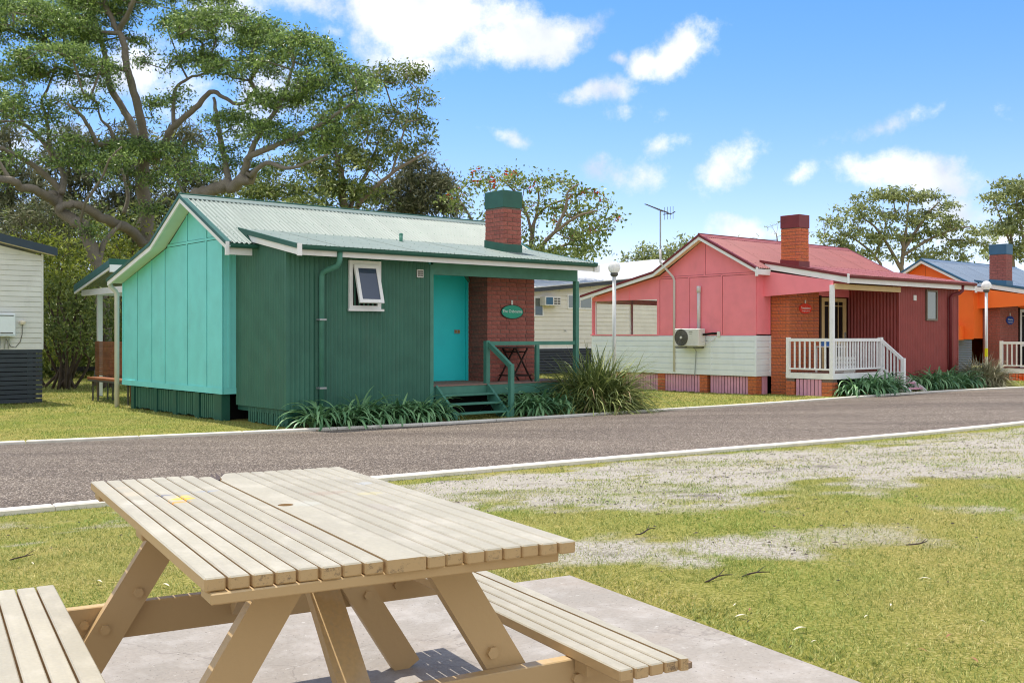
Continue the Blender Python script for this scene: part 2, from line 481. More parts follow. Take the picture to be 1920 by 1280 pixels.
def build_ground():
    xs = axis_pts(-10, 20, .11, -900, 900); ys = axis_pts(1.5, 34, .11, -200, 1500)
    X, Y = np.meshgrid(xs, ys, indexing='ij')
    Z = ground_z(X, Y)
    d = near_dist(X, Y)
    Z = Z + np.where((d > .3) | (Y > poly_y(FAR_K, X) + .3), (fbm(X, Y, .9, 4, 5) - .5) * .035, 0)
    Z = np.where(in_slab(X, Y, .12), .17, Z)
    V = np.stack([X, Y, Z], -1).reshape(-1, 3)
    nx, ny = len(xs), len(ys)
    i = np.arange(nx - 1)[:, None] * ny + np.arange(ny - 1)[None, :]
    Fq = np.stack([i, i + ny, i + ny + 1, i + 1], -1).reshape(-1, 4)
    me = fast_mesh('ground', V, Fq)
    at = me.attributes.new('sand', 'FLOAT', 'POINT')
    at.data.foreach_set('value', sand_mask(X, Y).astype(np.float32).ravel())
    me.shade_smooth()
    m = bpy.data.materials.new('lawn_soil_and_sand'); m.use_nodes = True
    n, l = m.node_tree.nodes, m.node_tree.links; p = n['Principled BSDF']
    p.inputs['Roughness'].default_value = .95; p.inputs['Specular IOR Level'].default_value = .1
    tc = n.new('ShaderNodeTexCoord')

    def noise(s, d_=6, r=.6):
        q = n.new('ShaderNodeTexNoise'); q.inputs['Scale'].default_value = s; q.inputs['Detail'].default_value = d_; q.inputs['Roughness'].default_value = r
        l.new(tc.outputs['Object'], q.inputs['Vector']); return q.outputs['Fac']

    def ramp(sock, stops):
        q = n.new('ShaderNodeValToRGB'); e = q.color_ramp.elements
        while len(e) < len(stops): e.new(.5)
        for el, (t, c) in zip(e, stops): el.position = t; el.color = (*c, 1)
        l.new(sock, q.inputs[0]); return q.outputs[0]
    g_fine = ramp(noise(55, 4), [(.3, S(92, 92, 44)), (.46, S(134, 134, 66)), (.58, S(160, 152, 86)), (.72, S(184, 170, 122))])
    g_big = ramp(noise(.55, 5), [(.35, (.86, .95, .75)), (.65, (1.12, 1.05, 1.1))])
    gm = n.new('ShaderNodeMix'); gm.data_type = 'RGBA'; gm.blend_type = 'MULTIPLY'; gm.inputs['Factor'].default_value = 1
    l.new(g_fine, gm.inputs['A']); l.new(g_big, gm.inputs['B'])
    s_fine = ramp(noise(38, 6, .75), [(.28, S(84, 78, 72)), (.41, S(148, 140, 128)), (.56, S(190, 183, 170)), (.72, S(208, 201, 190))])
    s_char = ramp(noise(1.7, 5, .7), [(.54, (1, 1, 1)), (.68, (.5, .49, .48))])
    smx = n.new('ShaderNodeMix'); smx.data_type = 'RGBA'; smx.blend_type = 'MULTIPLY'; smx.inputs['Factor'].default_value = 1
    l.new(s_fine, smx.inputs['A']); l.new(s_char, smx.inputs['B'])
    at_ = n.new('ShaderNodeAttribute'); at_.attribute_name = 'sand'
    mx = n.new('ShaderNodeMix'); mx.data_type = 'RGBA'
    nb = n.new('ShaderNodeMath'); nb.operation = 'ADD'
    l.new(at_.outputs['Fac'], nb.inputs[0])
    q = n.new('ShaderNodeMath'); q.operation = 'MULTIPLY_ADD'; q.inputs[1].default_value = .9; q.inputs[2].default_value = -.45
    l.new(noise(24, 5, .7), q.inputs[0]); l.new(q.outputs[0], nb.inputs[1])
    mr = n.new('ShaderNodeMapRange'); mr.inputs['From Min'].default_value = .12; mr.inputs['From Max'].default_value = .72
    l.new(nb.outputs[0], mr.inputs['Value']); l.new(mr.outputs[0], mx.inputs['Factor'])
    l.new(gm.outputs['Result'], mx.inputs['A']); l.new(smx.outputs['Result'], mx.inputs['B'])
    l.new(mx.outputs['Result'], p.inputs['Base Color'])
    bp = n.new('ShaderNodeBump'); bp.inputs['Strength'].default_value = .8; bp.inputs['Distance'].default_value = .03
    l.new(noise(45, 5, .7), bp.inputs['Height']); l.new(bp.outputs[0], p.inputs['Normal'])
    o = link_mesh('ground', me, m); tag(o, 'sandy lawn ground around the road and the cottages', kind='structure')


build_ground()


def resample(poly, step):
    p = [Vector(q) for q in poly]; out = [p[0]]; carry = 0
    for a, b in zip(p, p[1:]):
        L = (b - a).length; t = step - carry
        while t < L: out.append(a + (b - a) * (t / L)); t += step
        carry = (carry + L) % step
    return out


def build_road():
    xs = np.concatenate([np.arange(-40, -12, 2.), np.arange(-12, 24, .25), np.arange(24, 60.1, 2.)])
    m = 14; V = []; F = []
    for x in xs:
        y0, y1 = poly_y(NEAR_K, x) + .05, poly_y(FAR_K, x) - .05
        for j in range(m):
            t = j / (m - 1); y = y0 + (y1 - y0) * t
            V.append((x, y, float(rise(x)) + .012 + .05 * 4 * t * (1 - t)))
    V = np.array(V); i = np.arange(len(xs) - 1)[:, None] * m + np.arange(m - 1)[None]
    F = np.stack([i, i + m, i + m + 1, i + 1], -1).reshape(-1, 4)
    me = fast_mesh('road', V, F); me.shade_smooth()
    mt = bpy.data.materials.new('coarse_chip_seal'); mt.use_nodes = True
    n, l = mt.node_tree.nodes, mt.node_tree.links; p = n['Principled BSDF']; p.inputs['Roughness'].default_value = .85
    p.inputs['Specular IOR Level'].default_value = .25
    tc = n.new('ShaderNodeTexCoord')
    vo = n.new('ShaderNodeTexVoronoi'); vo.inputs['Scale'].default_value = 85; l.new(tc.outputs['Object'], vo.inputs['Vector'])
    cr = n.new('ShaderNodeValToRGB'); e = cr.color_ramp.elements
    for t, c in ((.3, S(92, 83, 75)), (.6, S(110, 100, 90)), (.85, S(144, 132, 120))): e.new(t).color = (*c, 1)
    e[0].color = (*S(70, 62, 58), 1); e[-1].color = (*S(198, 188, 176), 1)
    sp = n.new('ShaderNodeSeparateColor'); l.new(vo.outputs['Color'], sp.inputs[0]); l.new(sp.outputs[0], cr.inputs[0])
    ns = n.new('ShaderNodeTexNoise'); ns.inputs['Scale'].default_value = .55; ns.inputs['Detail'].default_value = 6; ns.inputs['Roughness'].default_value = .65
    mp = n.new('ShaderNodeMapping'); mp.inputs['Rotation'].default_value = (0, 0, -R(34)); mp.inputs['Scale'].default_value = (.28, 1.5, 1)
    l.new(tc.outputs['Object'], mp.inputs['Vector']); l.new(mp.outputs[0], ns.inputs['Vector'])
    rm = n.new('ShaderNodeValToRGB'); f = rm.color_ramp.elements
    f[0].position = .34; f[0].color = (.66, .63, .62, 1); f[1].position = .62; f[1].color = (1.06, 1.04, 1.0, 1)
    l.new(ns.outputs['Fac'], rm.inputs[0])
    mx = n.new('ShaderNodeMix'); mx.data_type = 'RGBA'; mx.blend_type = 'MULTIPLY'; mx.inputs['Factor'].default_value = 1
    l.new(cr.outputs[0], mx.inputs['A']); l.new(rm.outputs[0], mx.inputs['B']); l.new(mx.outputs['Result'], p.inputs['Base Color'])
    bp = n.new('ShaderNodeBump'); bp.inputs['Strength'].default_value = .7; bp.inputs['Distance'].default_value = .008
    l.new(vo.outputs['Distance'], bp.inputs['Height']); l.new(bp.outputs[0], p.inputs['Normal'])
    tag(link_mesh('road', me, mt), 'narrow brown grey bitumen road running past the cottages', kind='structure')


build_road()
KERBM = mat('pale_concrete_kerb', S(224, 218, 206), .85, .08, 5, bump=.3, bscale=60, rnd=.05, grime=.3)


def build_kerb(name, poly, width, z0, top, lab, side):
    root = empty(name); tag(root, lab, kind='structure')
    pts = [p for p in resample(poly, 1.5) if -14 < p.x < 40]
    for a, b in zip(pts, pts[1:]):
        d = (b - a).normalized(); nrm = Vector((-d.y, d.x)) * side; g = d * .006
        a2, b2 = a + g, b - g
        q = [a2, b2, b2 + nrm * width, a2 + nrm * width]
        za, zb = float(rise(a.x)), float(rise(b.x)); zz = [za, zb, zb, za]
        mb = MB(); vs_ = [(p.x, p.y, z + z0) for p, z in zip(q, zz)]
        ins = .012; ctr = [q[0] + (nrm + d) * ins, q[1] + (nrm - d) * ins, q[2] - (nrm + d) * ins, q[3] - (nrm - d) * ins]
        vs_ += [(p.x, p.y, z + top - .012) for p, z in zip(q, zz)] + [(p.x, p.y, z + top) for p, z in zip(ctr, zz)]
        f = [(8, 9, 10, 11)]
        for k in range(4):
            k2 = (k + 1) % 4; f += [(k, k2, 4 + k2, 4 + k), (4 + k, 4 + k2, 8 + k2, 8 + k)]
        mb.add(vs_, f).build('kerb_block', KERBM, root)


build_kerb('kerb', NEAR_K, .14, -.08, .05, 'near concrete kerb strip beside the sandy lawn', -1)
build_kerb('kerb', FAR_K, .10, -.08, .05, 'far concrete kerb strip in front of the cottages', 1)


def build_slab():
    m = mat('worn_grey_concrete', S(154, 148, 138), .8, .1, 2.2, bump=.25, bscale=70, fine=.07, grime=.15, col2=S(150, 140, 130))
    n, l = m.node_tree.nodes, m.node_tree.links; p = n['Principled BSDF']; src = p.inputs['Base Color'].links[0].from_socket
    tc = n.new('ShaderNodeTexCoord')
    def lay(sock, lo, hi, kk, col):
        q = n.new('ShaderNodeMapRange'); q.inputs['From Min'].default_value = lo; q.inputs['From Max'].default_value = hi; q.inputs['To Max'].default_value = kk
        l.new(sock, q.inputs['Value'])
        mx = n.new('ShaderNodeMix'); mx.data_type = 'RGBA'; mx.inputs['B'].default_value = (*col, 1)
        l.new(q.outputs[0], mx.inputs['Factor']); l.new(lay.src, mx.inputs['A']); lay.src = mx.outputs['Result']
    lay.src = src
    def nz(sc, det=5, rough=.6, w=0.):
        q = n.new('ShaderNodeTexNoise'); q.inputs['Scale'].default_value = sc; q.inputs['Detail'].default_value = det; q.inputs['Roughness'].default_value = rough
        mp = n.new('ShaderNodeMapping'); mp.inputs['Location'].default_value = (w, w * 2, 0); l.new(tc.outputs['Object'], mp.inputs['Vector']); l.new(mp.outputs[0], q.inputs['Vector'])
        return q.outputs['Fac']
    lay(nz(3.5, 6, .7), .48, .70, .45, S(196, 190, 184))          # worn pale patches
    lay(nz(1.3, 6, .7, 3.), .52, .72, .4, S(156, 142, 128))       # rusty pink stains
    lay(nz(16, 5, .75, 5.), .62, .70, .5, S(222, 216, 208))       # scuffs
    lay(nz(75, 2, .5, 1.), .66, .72, .7, S(70, 64, 60))           # pits and specks
    vo = n.new('ShaderNodeTexVoronoi'); vo.feature = 'DISTANCE_TO_EDGE'; vo.inputs['Scale'].default_value = .62
    wv = n.new('ShaderNodeVectorMath'); wv.operation = 'SCALE'; wv.inputs['Scale'].default_value = .35
    nv = n.new('ShaderNodeTexNoise'); nv.inputs['Scale'].default_value = 5; nv.inputs['Detail'].default_value = 6
    l.new(tc.outputs['Object'], nv.inputs['Vector']); l.new(nv.outputs['Color'], wv.inputs[0])
    av = n.new('ShaderNodeVectorMath'); av.operation = 'ADD'; l.new(tc.outputs['Object'], av.inputs[0]); l.new(wv.outputs[0], av.inputs[1]); l.new(av.outputs[0], vo.inputs['Vector'])
    iv = n.new('ShaderNodeMath'); iv.operation = 'SUBTRACT'; iv.inputs[0].default_value = 1.; l.new(vo.outputs['Distance'], iv.inputs[1])
    lay(iv.outputs[0], .9955, .999, .35, S(104, 96, 90))            # hairline cracks
    l.new(lay.src, p.inputs['Base Color'])
    mb = MB().box(-2.01, 2.01, -4, 1.54, -.12, 0, .012)
    o = mb.build('concrete_slab', m, None, loc=(SLAB_C[0], SLAB_C[1], .235), rot=(0, 0, SLAB_A))
    tag(o, 'grey concrete pad under the picnic table', kind='structure')


build_slab()


# ------------------------------------------------------------------ building blocks for houses
ANG = R(40.299)


def corr(name, material, parent, p0, udir, n_len, vdir, ndir, pitch=.076, amp=.009, top=None, seg=6, label=None):
    """One corrugated sheet: ribs repeat along udir over n_len metres, run along vdir (full vector).
    top: optional function u -> extra end vector length factor along vdir."""
    p0, udir, vdir, ndir = Vector(p0), Vector(udir).normalized(), Vector(vdir), Vector(ndir).normalized()
    k = max(2, int(round(n_len / pitch * seg)))
    u = np.linspace(0, n_len, k + 1); h = amp * np.cos(2 * np.pi * u / pitch)
    f = np.ones_like(u) if top is None else np.array([top(a) for a in u])
    A = np.array(p0)[None] + u[:, None] * np.array(udir)[None] + h[:, None] * np.array(ndir)[None]
    B = A + f[:, None] * np.array(vdir)[None]
    V = np.concatenate([A, B]); i = np.arange(k)
    me = fast_mesh(name, V, np.stack([i, i + 1, i + 1 + k + 1, i + k + 1], -1)); me.shade_smooth()
    return link_mesh(name, me, material, parent)


def sheets(name, material, parent, p0, udir, total, vdir, ndir, cover=.762, **kw):
    udir = Vector(udir).normalized(); t = 0; nd = Vector(ndir).normalized(); i = 0
    while t < total - .02:
        w = min(cover, total - t)
        corr(name, material, parent, Vector(p0) + udir * t + nd * (.0015 * (i % 2)), udir, min(w + .05, total - t), vdir, ndir, **kw)
        t += cover; i += 1


BRICK_ME = {}


def brick_at(material, parent, x0, x1, y0, y1, z0, z1):
    key = (round(x1 - x0, 3), round(y1 - y0, 3), round(z1 - z0, 3), material.name)
    if key not in BRICK_ME:
        a, b, c = key[0] / 2, key[1] / 2, key[2] / 2
        me = MB().box(-a, a, -b, b, -c, c, .004).mesh('brick'); me.materials.append(material); BRICK_ME[key] = me
    j = .003
    link_mesh('brick', BRICK_ME[key], None, parent, ((x0 + x1) / 2 + random.uniform(-j, j), (y0 + y1) / 2 + random.uniform(-j, j), (z0 + z1) / 2))


def brick_mass(material, parent, x0, x1, y0, y1, z0, z1, faces=('f', 'l', 'r'), bl=.23, bh=.076, jt=.01, joined=None):
    """Running-bond skin round a mortar core. faces: f (low y), l (low x), r (high x), b (high y)."""
    rec = .009; d = .108
    MB().box(x0 + rec, x1 - rec, y0 + rec, y1 - rec, z0, z1).build('mortar', MORTAR, parent)
    k = 0; z = z0; jb = MB() if joined else None
    put = (lambda *a: jb.box(*a)) if joined else (lambda *a: brick_at(material, parent, *a))
    while z + bh <= z1 + .002:
        even = k % 2 == 0
        fx0 = x0 if (even or 'l' not in faces) else x0 + d + jt
        fx1 = x1 if (even or 'r' not in faces) else x1 - d - jt
        def run(a0, a1, fn):
            nn = max(1, round((a1 - a0 + jt) / (bl + jt))); w = (a1 - a0 + jt) / nn - jt
            for i in range(nn): fn(a0 + i * (w + jt), a0 + i * (w + jt) + w)
        if 'f' in faces: run(fx0, fx1, lambda a, b: put(a, b, y0, y0 + d, z, z + bh))
        if 'b' in faces: run(fx0, fx1, lambda a, b: put(a, b, y1 - d, y1, z, z + bh))
        sy0 = (y0 + d + jt) if (even and 'f' in faces) else y0
        sy1 = (y1 - d - jt) if (even and 'b' in faces) else y1
        if 'l' in faces: run(sy0, sy1, lambda a, b: put(x0, x0 + d, a, b, z, z + bh))
        if 'r' in faces: run(sy0, sy1, lambda a, b: put(x1 - d, x1, a, b, z, z + bh))
        z += bh + jt; k += 1
    if joined: tag(jb.build(joined, material, parent), kind='stuff')


def clip_poly(poly, ya, yb):
    def cut(P, c, keep):
        out = []
        for i in range(len(P)):
            a, b = P[i], P[(i + 1) % len(P)]; ia, ib = keep(a), keep(b)
            if ia: out.append(a)
            if ia != ib:
                t = (c[1] - a[c[0]]) / (b[c[0]] - a[c[0]]); out.append((a[0] + (b[0] - a[0]) * t, a[1] + (b[1] - a[1]) * t))
        return out
    P = cut(poly, (0, ya), lambda p: p[0] >= ya - 1e-9)
    return cut(P, (0, yb), lambda p: p[0] <= yb + 1e-9) if P else P


def clip_z(poly, za, zb):
    P = clip_poly([(z, y) for y, z in poly], za, zb)
    return [(y, z) for z, y in P]


def gable_wall(root, material, outline, battens, zsplit, zb, zt_battens=(), x=0., bw=.045, low=None):
    """Fibro sheets between cover battens on the plane x. outline: (y, z) polygon."""
    ys = [min(p[0] for p in outline)] + list(battens) + [max(p[0] for p in outline)]
    for a, b in zip(ys, ys[1:]):
        for za, zb_ in ((zb, zsplit),):
            P = clip_z(clip_poly(outline, a + (.031 if a > ys[0] else 0), b - (.031 if b < ys[-1] else 0)), za, zb_ - .031)
            if len(P) > 2: MB().prism(P, 'x', x, x + .02).build('wall_sheet', material, root)
    ys2 = [min(p[0] for p in outline)] + list(zt_battens) + [max(p[0] for p in outline)]
    for a, b in zip(ys2, ys2[1:]):
        P = clip_z(clip_poly(outline, a + (.031 if a > ys2[0] else 0), b - (.031 if b < ys2[-1] else 0)), zsplit + .031, 99)
        if len(P) > 2: MB().prism(P, 'x', x, x + .02).build('wall_sheet', material, root)

    MB().prism(outline, 'x', x + .021, x + .03).build('dark_joint_backing', DARK, root)

    def top_at(y):
        P = clip_poly(outline, y - .001, y + .001); return max(p[1] for p in P) if P else zb
    for y in battens:
        MB().box(x - .012, x, y - bw / 2, y + bw / 2, zb + (.1 if low else 0), min(zsplit - bw / 2, top_at(y))).build('batten', material, root)
    for y in zt_battens:
        if top_at(y) > zsplit + .1: MB().box(x - .012, x, y - bw / 2, y + bw / 2, zsplit + bw / 2, top_at(y)).build('batten', material, root)
    yy = [p[0] for p in clip_z(outline, zsplit - .001, zsplit + .001)]
    if yy: MB().box(x - .014, x, min(yy), max(yy), zsplit - bw / 2, zsplit + bw / 2).build('batten', material, root)


def barge(root, pts, x, material, capm, depth=.13, capname='barge_cap'):
    """Barge board following roof-edge points [(y, z)...] at plane x, with a metal cap on top."""
    for (a, b) in zip(pts, pts[1:]):
        MB().prism([(a[0], a[1] - depth), (b[0], b[1] - depth), (b[0], b[1] - .012), (a[0], a[1] - .012)], 'x', x - .012, x + .018).build('barge_board', material, root)
        MB().prism([(a[0], a[1] - .045), (b[0], b[1] - .045), (b[0], b[1] + .018), (a[0], a[1] + .018)], 'x', x - .03, x - .0125).build(capname, capm, root)
        MB().prism([(a[0], a[1] + .0125), (b[0], b[1] + .0125), (b[0], b[1] + .0185), (a[0], a[1] + .0185)], 'x', x - .0295, x + .07).build(capname, capm, root)


def gutter(root, x0, x1, y, z, material, r=.062, name='gutter'):
    """Quad gutter along x: open trough hanging under the sheet edge."""
    prof = [(y + .055, z), (y + .055, z - .07), (y + .02, z - .075), (y - .035, z - .07), (y - .055, z - .045), (y - .06, z - .01), (y - .066, z), (y - .05, z - .004), (y - .045, z - .045), (y - .03, z - .06), (y + .045, z - .06), (y + .045, z)]
    MB().prism(prof, 'x', x0, x1).build(name, material, root)


def slat_run(root, name, material, y0, y1, x, z0, z1, w=.046, gap=.02, axis='y', jit=.0):
    a = y0
    while a + w <= y1 + 1e-6:
        zz = z0 + random.uniform(0, .03); jx = random.uniform(-.005, .005); x_ = x + jx
        mb = MB()
        if axis == 'y': mb.box(x_, x_ + .018, a, a + w, zz, z1)
        else: mb.box(a, a + w, x_, x_ + .018, zz, z1)
        mb.build(name, material, root); a += w + gap


def text(parent, body, loc, size, material, rot, ext=.002):
    c = bpy.data.curves.new('lettering', 'FONT'); c.body = body; c.size = size; c.extrude = ext; c.align_x = 'CENTER'; c.align_y = 'CENTER'
    c.resolution_u = 3
    tmp = bpy.data.objects.new('lettering', c)
    me = bpy.data.meshes.new_from_object(tmp); bpy.data.objects.remove(tmp); me.materials.clear()
    return link_mesh('lettering', me, material, parent, loc, rot)


def boards(root, name, material, x0, x1, y, z0, z1, pitch, axis='x', proud=.014, side=-1):
    """Lapped horizontal weatherboards; axis x: run along x on plane y, facing side*y."""
    z = z0
    while z < z1 - .01:
        t = min(z + pitch + .012, z1)
        if axis == 'x': P = [(y, z), (y + side * proud, z), (y + side * .004, t), (y, t)]; MB().prism(P, 'x', x0, x1).build(name, material, root)
        else:
            P = [(y, z), (y + side * proud, z), (y + side * .004, t), (y, t)]
            MB().prism(P, 'y', x0, x1).build(name, material, root)
        z += pitch


def poly_slab(root, name, material, y0, z0, y1, z1, x0, x1, th=.02):
    MB().prism([(y0, z0 - th), (y1, z1 - th), (y1, z1), (y0, z0)], 'x', x0, x1).build(name, material, root)


def roof_set(root, material, capm, ridge, right, bend, left, x0, x1, jct=None, skill=None, xs=.2):
    """Corrugated roof from (y, z) section points. jct / skill: junction and gutter edge of the front skillion."""
    def slope(a, b, xa, xb):
        v = Vector((0, b[0] - a[0], b[1] - a[1])); n = Vector((1, 0, 0)).cross(v).normalized()
        if n.z < 0: n = -n
        sc_ = MB()
        for q_ in (.06, .36, .66, .95):
            o_ = Vector((0, a[0], a[1])) + v * q_
            for kx in range(int((xb - xa) / .176)):
                c_ = o_ + Vector((xa + .088 + kx * .176, 0, 0)) + n * .018
                sc_.add([c_ + Vector((.011 * math.cos(t), 0, 0)) + v.normalized() * (.011 * math.sin(t)) for t in (0, 1.05, 2.09, 3.14, 4.19, 5.24)] + [c_ + n * .008], [(0, 1, 6), (1, 2, 6), (2, 3, 6), (3, 4, 6), (4, 5, 6), (5, 0, 6)])
        tag(sc_.build('roof_screws', capm, root), kind='stuff')
        sheets('roof_sheet', material, root, (xa, a[0], a[1]), (1, 0, 0), xb - xa, v, n, pitch=.088, amp=.017, cover=.792)
    t = lambda a, b, k: (a[0] + (b[0] - a[0]) * k, a[1] + (b[1] - a[1]) * k)
    slope(right, (jct[0] - .05, jct[1] - .025), x0, xs)
    slope((jct[0] - .05, jct[1] - .022), ridge, x0, x1)
    slope(skill, (jct[0] + .10, jct[1] + .03), xs, x1)
    slope(bend, ridge, x0, x1); slope(left, (bend[0] - .05, bend[1] + .02), x0, x1)
    # ridge cap with rolled top
    mb = MB()
    mb.prism([(ridge[0] - .15, ridge[1] - .15 * .52 + .016), (ridge[0], ridge[1] + .022), (ridge[0] + .15, ridge[1] - .15 * .55 + .016), (ridge[0] + .15, ridge[1] - .15 * .55 + .022), (ridge[0], ridge[1] + .03), (ridge[0] - .15, ridge[1] - .15 * .52 + .022)], 'x', x0 - .02, x1 + .02)
    mb.build('ridge_cap', material, root)
    MB().tube([(x0 - .022, ridge[0], ridge[1] + .03), (x1 + .022, ridge[0], ridge[1] + .03)], .017, 8).build('ridge_roll', capm, root)


def sash_window(root, x0, x1, z0, z1, y, frame, glass, tilt=R(16)):
    w = MB()
    f = .07
    w.box(x0, x1, y - .03, y + .02, z1 - f, z1).box(x0, x1, y - .03, y + .02, z0, z0 + .06).box(x0, x0 + f, y - .03, y + .02, z0 + .06, z1 - f).box(x1 - f, x1, y - .03, y + .02, z0 + .06, z1 - f)
    win = w.build('window', frame, root)
    MB().box(x0 + f, x1 - f, y + .005, y + .03, z0 + .06, z1 - f).build('dark_interior', DARK, win)
    MB().box(x0 - .035, x1 + .035, y - .075, y - .031, z0 - .035, z0 + .005).build('window_sill', frame, win)
    a, b, c, d = x0 + f + .006, x1 - f - .006, z0 + .075, z1 - f - .006
    h = d - c; g = .062
    sb = MB().box(a, b, -.02, .02, -g, 0).box(a, b, -.02, .02, -h, -h + g).box(a, a + g, -.02, .02, -h + g, -g).box(b - g, b, -.02, .02, -h + g, -g)
    so = sb.build('sash', frame, win, loc=(0, y - .045, d), rot=(-tilt, 0, 0))
    po = MB().box(a + g, b - g, -.006, .004, -h + g, -g).build('pane', glass, win, loc=(0, y - .045, d), rot=(-tilt, 0, 0))
    return win


# ------------------------------------------------------------------ teal and green cottage
def teal_cottage():
    root = empty('cottage', 'teal and dark green cottage with pale green corrugated roof and brick chimney', 'cottage', (-5.0906, 18.2063, 0), ANG, 'painted cottages along the road')
    ridge, right, bend, left = (1.12, 4.06), (-.84, 3.077), (2.558, 3.278), (4.90, 2.687)
    jct, sk = (-.30, 3.348), (-2.30, 2.965)
    X0, X1, XS = -.30, 6.95, .2
    roof_set(root, ROOFG, GREENM, ridge, right, bend, left, X0, X1, jct, sk, XS)
    under = lambda p: (p[0], p[1] - .06)
    # gable wall
    outline = [(0, .48), (4.853, .48), (4.853, 2.62), (2.5, 3.2), (1.12, 3.98), (0, 3.42)]
    gable_wall(root, TEAL, outline, [.667, 1.518, 2.589, 3.27, 4.049], 3.242, .48, [.667, 1.518], low=True)
    MB().box(-.022, 0, -.022, 4.855, .478, .585).build('base_trim', TEAL, root)
    MB().box(-.016, 0, 4.80, 4.855, .586, 2.62).build('batten', TEAL, root)
    MB().box(-.016, -.0005, -.0145, .035, .586, 3.35).build('corner_trim', TEAL, root)
    # strip of front wall beside the corrugated box, and the rest of the shell
    MB().box(.0205, .262, -.014, .0, .586, 3.2).build('wall_sheet', TEAL, root)
    MB().box(.10, .145, -.026, -.0145, .586, 3.2).build('batten', TEAL, root)
    MB().box(.0205, .262, -.022, 0, .478, .585).build('base_trim', TEAL, root)
    MB().box(.04, 6.5, 4.83, 4.85, .48, 2.6).build('back_wall', TEAL, root)
    MB().prism([(-.54, .5), (4.83, .5), (4.83, 2.58), (2.5, 3.16), (1.12, 3.96), (-.3, 3.25), (-.54, 3.2)], 'x', 6.48, 6.5).build('side_wall', TEAL, root)
    MB().box(.05, 6.47, .02, 4.8, .50, .55).build('floor_frame', GREENM, root)
    # soffit under the gable overhang and the eaves
    for a, b in ((ridge, bend), (bend, left), (ridge, right)):
        MB().prism([(a[0], a[1] - .075), (b[0], b[1] - .075), (b[0], b[1] - .06), (a[0], a[1] - .06)], 'x', X0 + .02, -.001).build('soffit', SOFFIT, root)
    poly_slab(root, 'soffit', SOFFIT, right[0] + .02, right[1] - .06, 0, 3.46, 0, XS + .1, .012)
    barge(root, [ridge, right], X0, WHITE, GREENM); barge(root, [ridge, bend, left], X0, WHITE, GREENM)
    barge(root, [ridge, jct, sk], X1, WHITE, GREENM); barge(root, [ridge, bend, left], X1, WHITE, GREENM)
    MB().box(X0 - .03, X0 + .03, right[0] - .02, right[0] + .03, 2.86, 3.09).build('barge_end', WHITE, root)
    # short eave gutter + fascia, and the skillion barge with its apron flashing
    gutter(root, X0 + .03, XS + .04, right[0] - .02, 3.06, GREENM)
    MB().box(X0 + .03, XS - .03, right[0] + .0355, right[0] + .055, 2.875, 3.04).build('fascia', WHITE, root)
    bl = [(-.42, 3.34), (-2.36, 2.953)]
    MB().prism([(-.62, 3.14), (-2.37, 2.80), (-2.37, 2.935), (-.55, 3.30)], 'x', XS - .02, XS + .01).build('barge_board', WHITE, root)
    MB().prism([(-.28, 3.31), (-2.36, 2.905), (-2.36, 2.985), (-.28, 3.40)], 'x', XS - .045, XS - .0205).build('apron_flashing', GREENM, root)
    MB().prism([(-.28, 3.33), (-.82, 3.06), (-.62, 3.25)], 'x', XS - .043, XS - .023).build('apron_flashing', GREENM, root)
    MB().box(XS - .025, XS + .055, -2.385, -2.355, 2.785, 2.985).build('barge_end', WHITE, root)
    gutter(root, XS + .06, X1 - .02, sk[0] - .02, 2.965, GREENM)
    MB().box(XS + .056, X1 - .04, -2.264, -2.24, 2.808, 2.955).build('fascia', WHITE, root)
    MB().box(X1 - .035, X1 + .11, -2.3, -2.24, 2.80, 2.94).build('barge_end', WHITE, root)
    poly_slab(root, 'soffit', SOFFIT, -2.24, 2.84, -1.86, 2.90, XS + .06, X1 - .05, .012)
    poly_slab(root, 'porch_ceiling', SOFFIT, -1.83, 2.90, -.30, 3.16, 3.14, X1 - .05, .015)
    # corrugated box (bathroom)
    xb, D = .262, -1.85
    corr('corrugated_wall', GREENW, root, (xb, -.015, .286), (0, -1, 0), 1.80, (0, 0, 1), (-1, 0, 0), pitch=.09, amp=.013, top=lambda u: 3.03 - .19 * u)
    corr('corrugated_wall', GREENW, root, (xb + .04, D, .286), (1, 0, 0), 2.83, (0, 0, 2.60), (0, -1, 0), pitch=.09, amp=.014)
    MB().box(xb - .014, xb + .05, D - .014, D + .05, .286, 2.90).build('corner_trim', GREENW, root)
    MB().box(3.08, 3.135, D - .014, D + .02, .286, 2.80).build('corner_trim', GREENW, root)
    MB().box(3.135, 3.21, D - .03, D + .06, .05, 2.80).build('post', GREENT, root)
    MB().box(3.115, 3.134, D + .025, -.55, .5, 2.9).build('wall_sheet', GREENW, root)
    MB().box(xb + .03, 3.1, D + .03, .0, .2, .286).build('floor_frame', GREENM, root)
    # skirting below: stumps and slats
    for y in (.06, 1.02, 2.05, 3.02, 4.25):
        MB().box(.01, .17, y, y + (.17 if y > .1 else .32), -.05, .47).build('stump', GREENM, root)
    for a, b in ((.41, 1.0), (1.21, 2.03), (2.24, 3.0), (3.2, 4.23)):
        slat_run(root, 'skirting_slat', GREENW, a, b, .03, .02, .455, w=.055, gap=.03)
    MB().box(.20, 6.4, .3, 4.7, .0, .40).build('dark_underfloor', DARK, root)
    slat_run(root, 'skirting_slat', GREENW, -1.66, -.40, xb + .03, .0, .27, w=.055, gap=.03)
    MB().box(xb + .03, xb + .2, -1.84, -1.67, -.05, .285).build('stump', GREENM, root)
    MB().box(xb + .21, 3.1, -1.80, -1.78, -.05, .285).build('skirting_panel', GREENW, root)
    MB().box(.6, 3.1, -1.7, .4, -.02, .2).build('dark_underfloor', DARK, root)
    # window, vent, downpipe
    sash_window(root, 1.433, 2.075, 1.965, 2.80, D - .01, WHITE, GLASS)
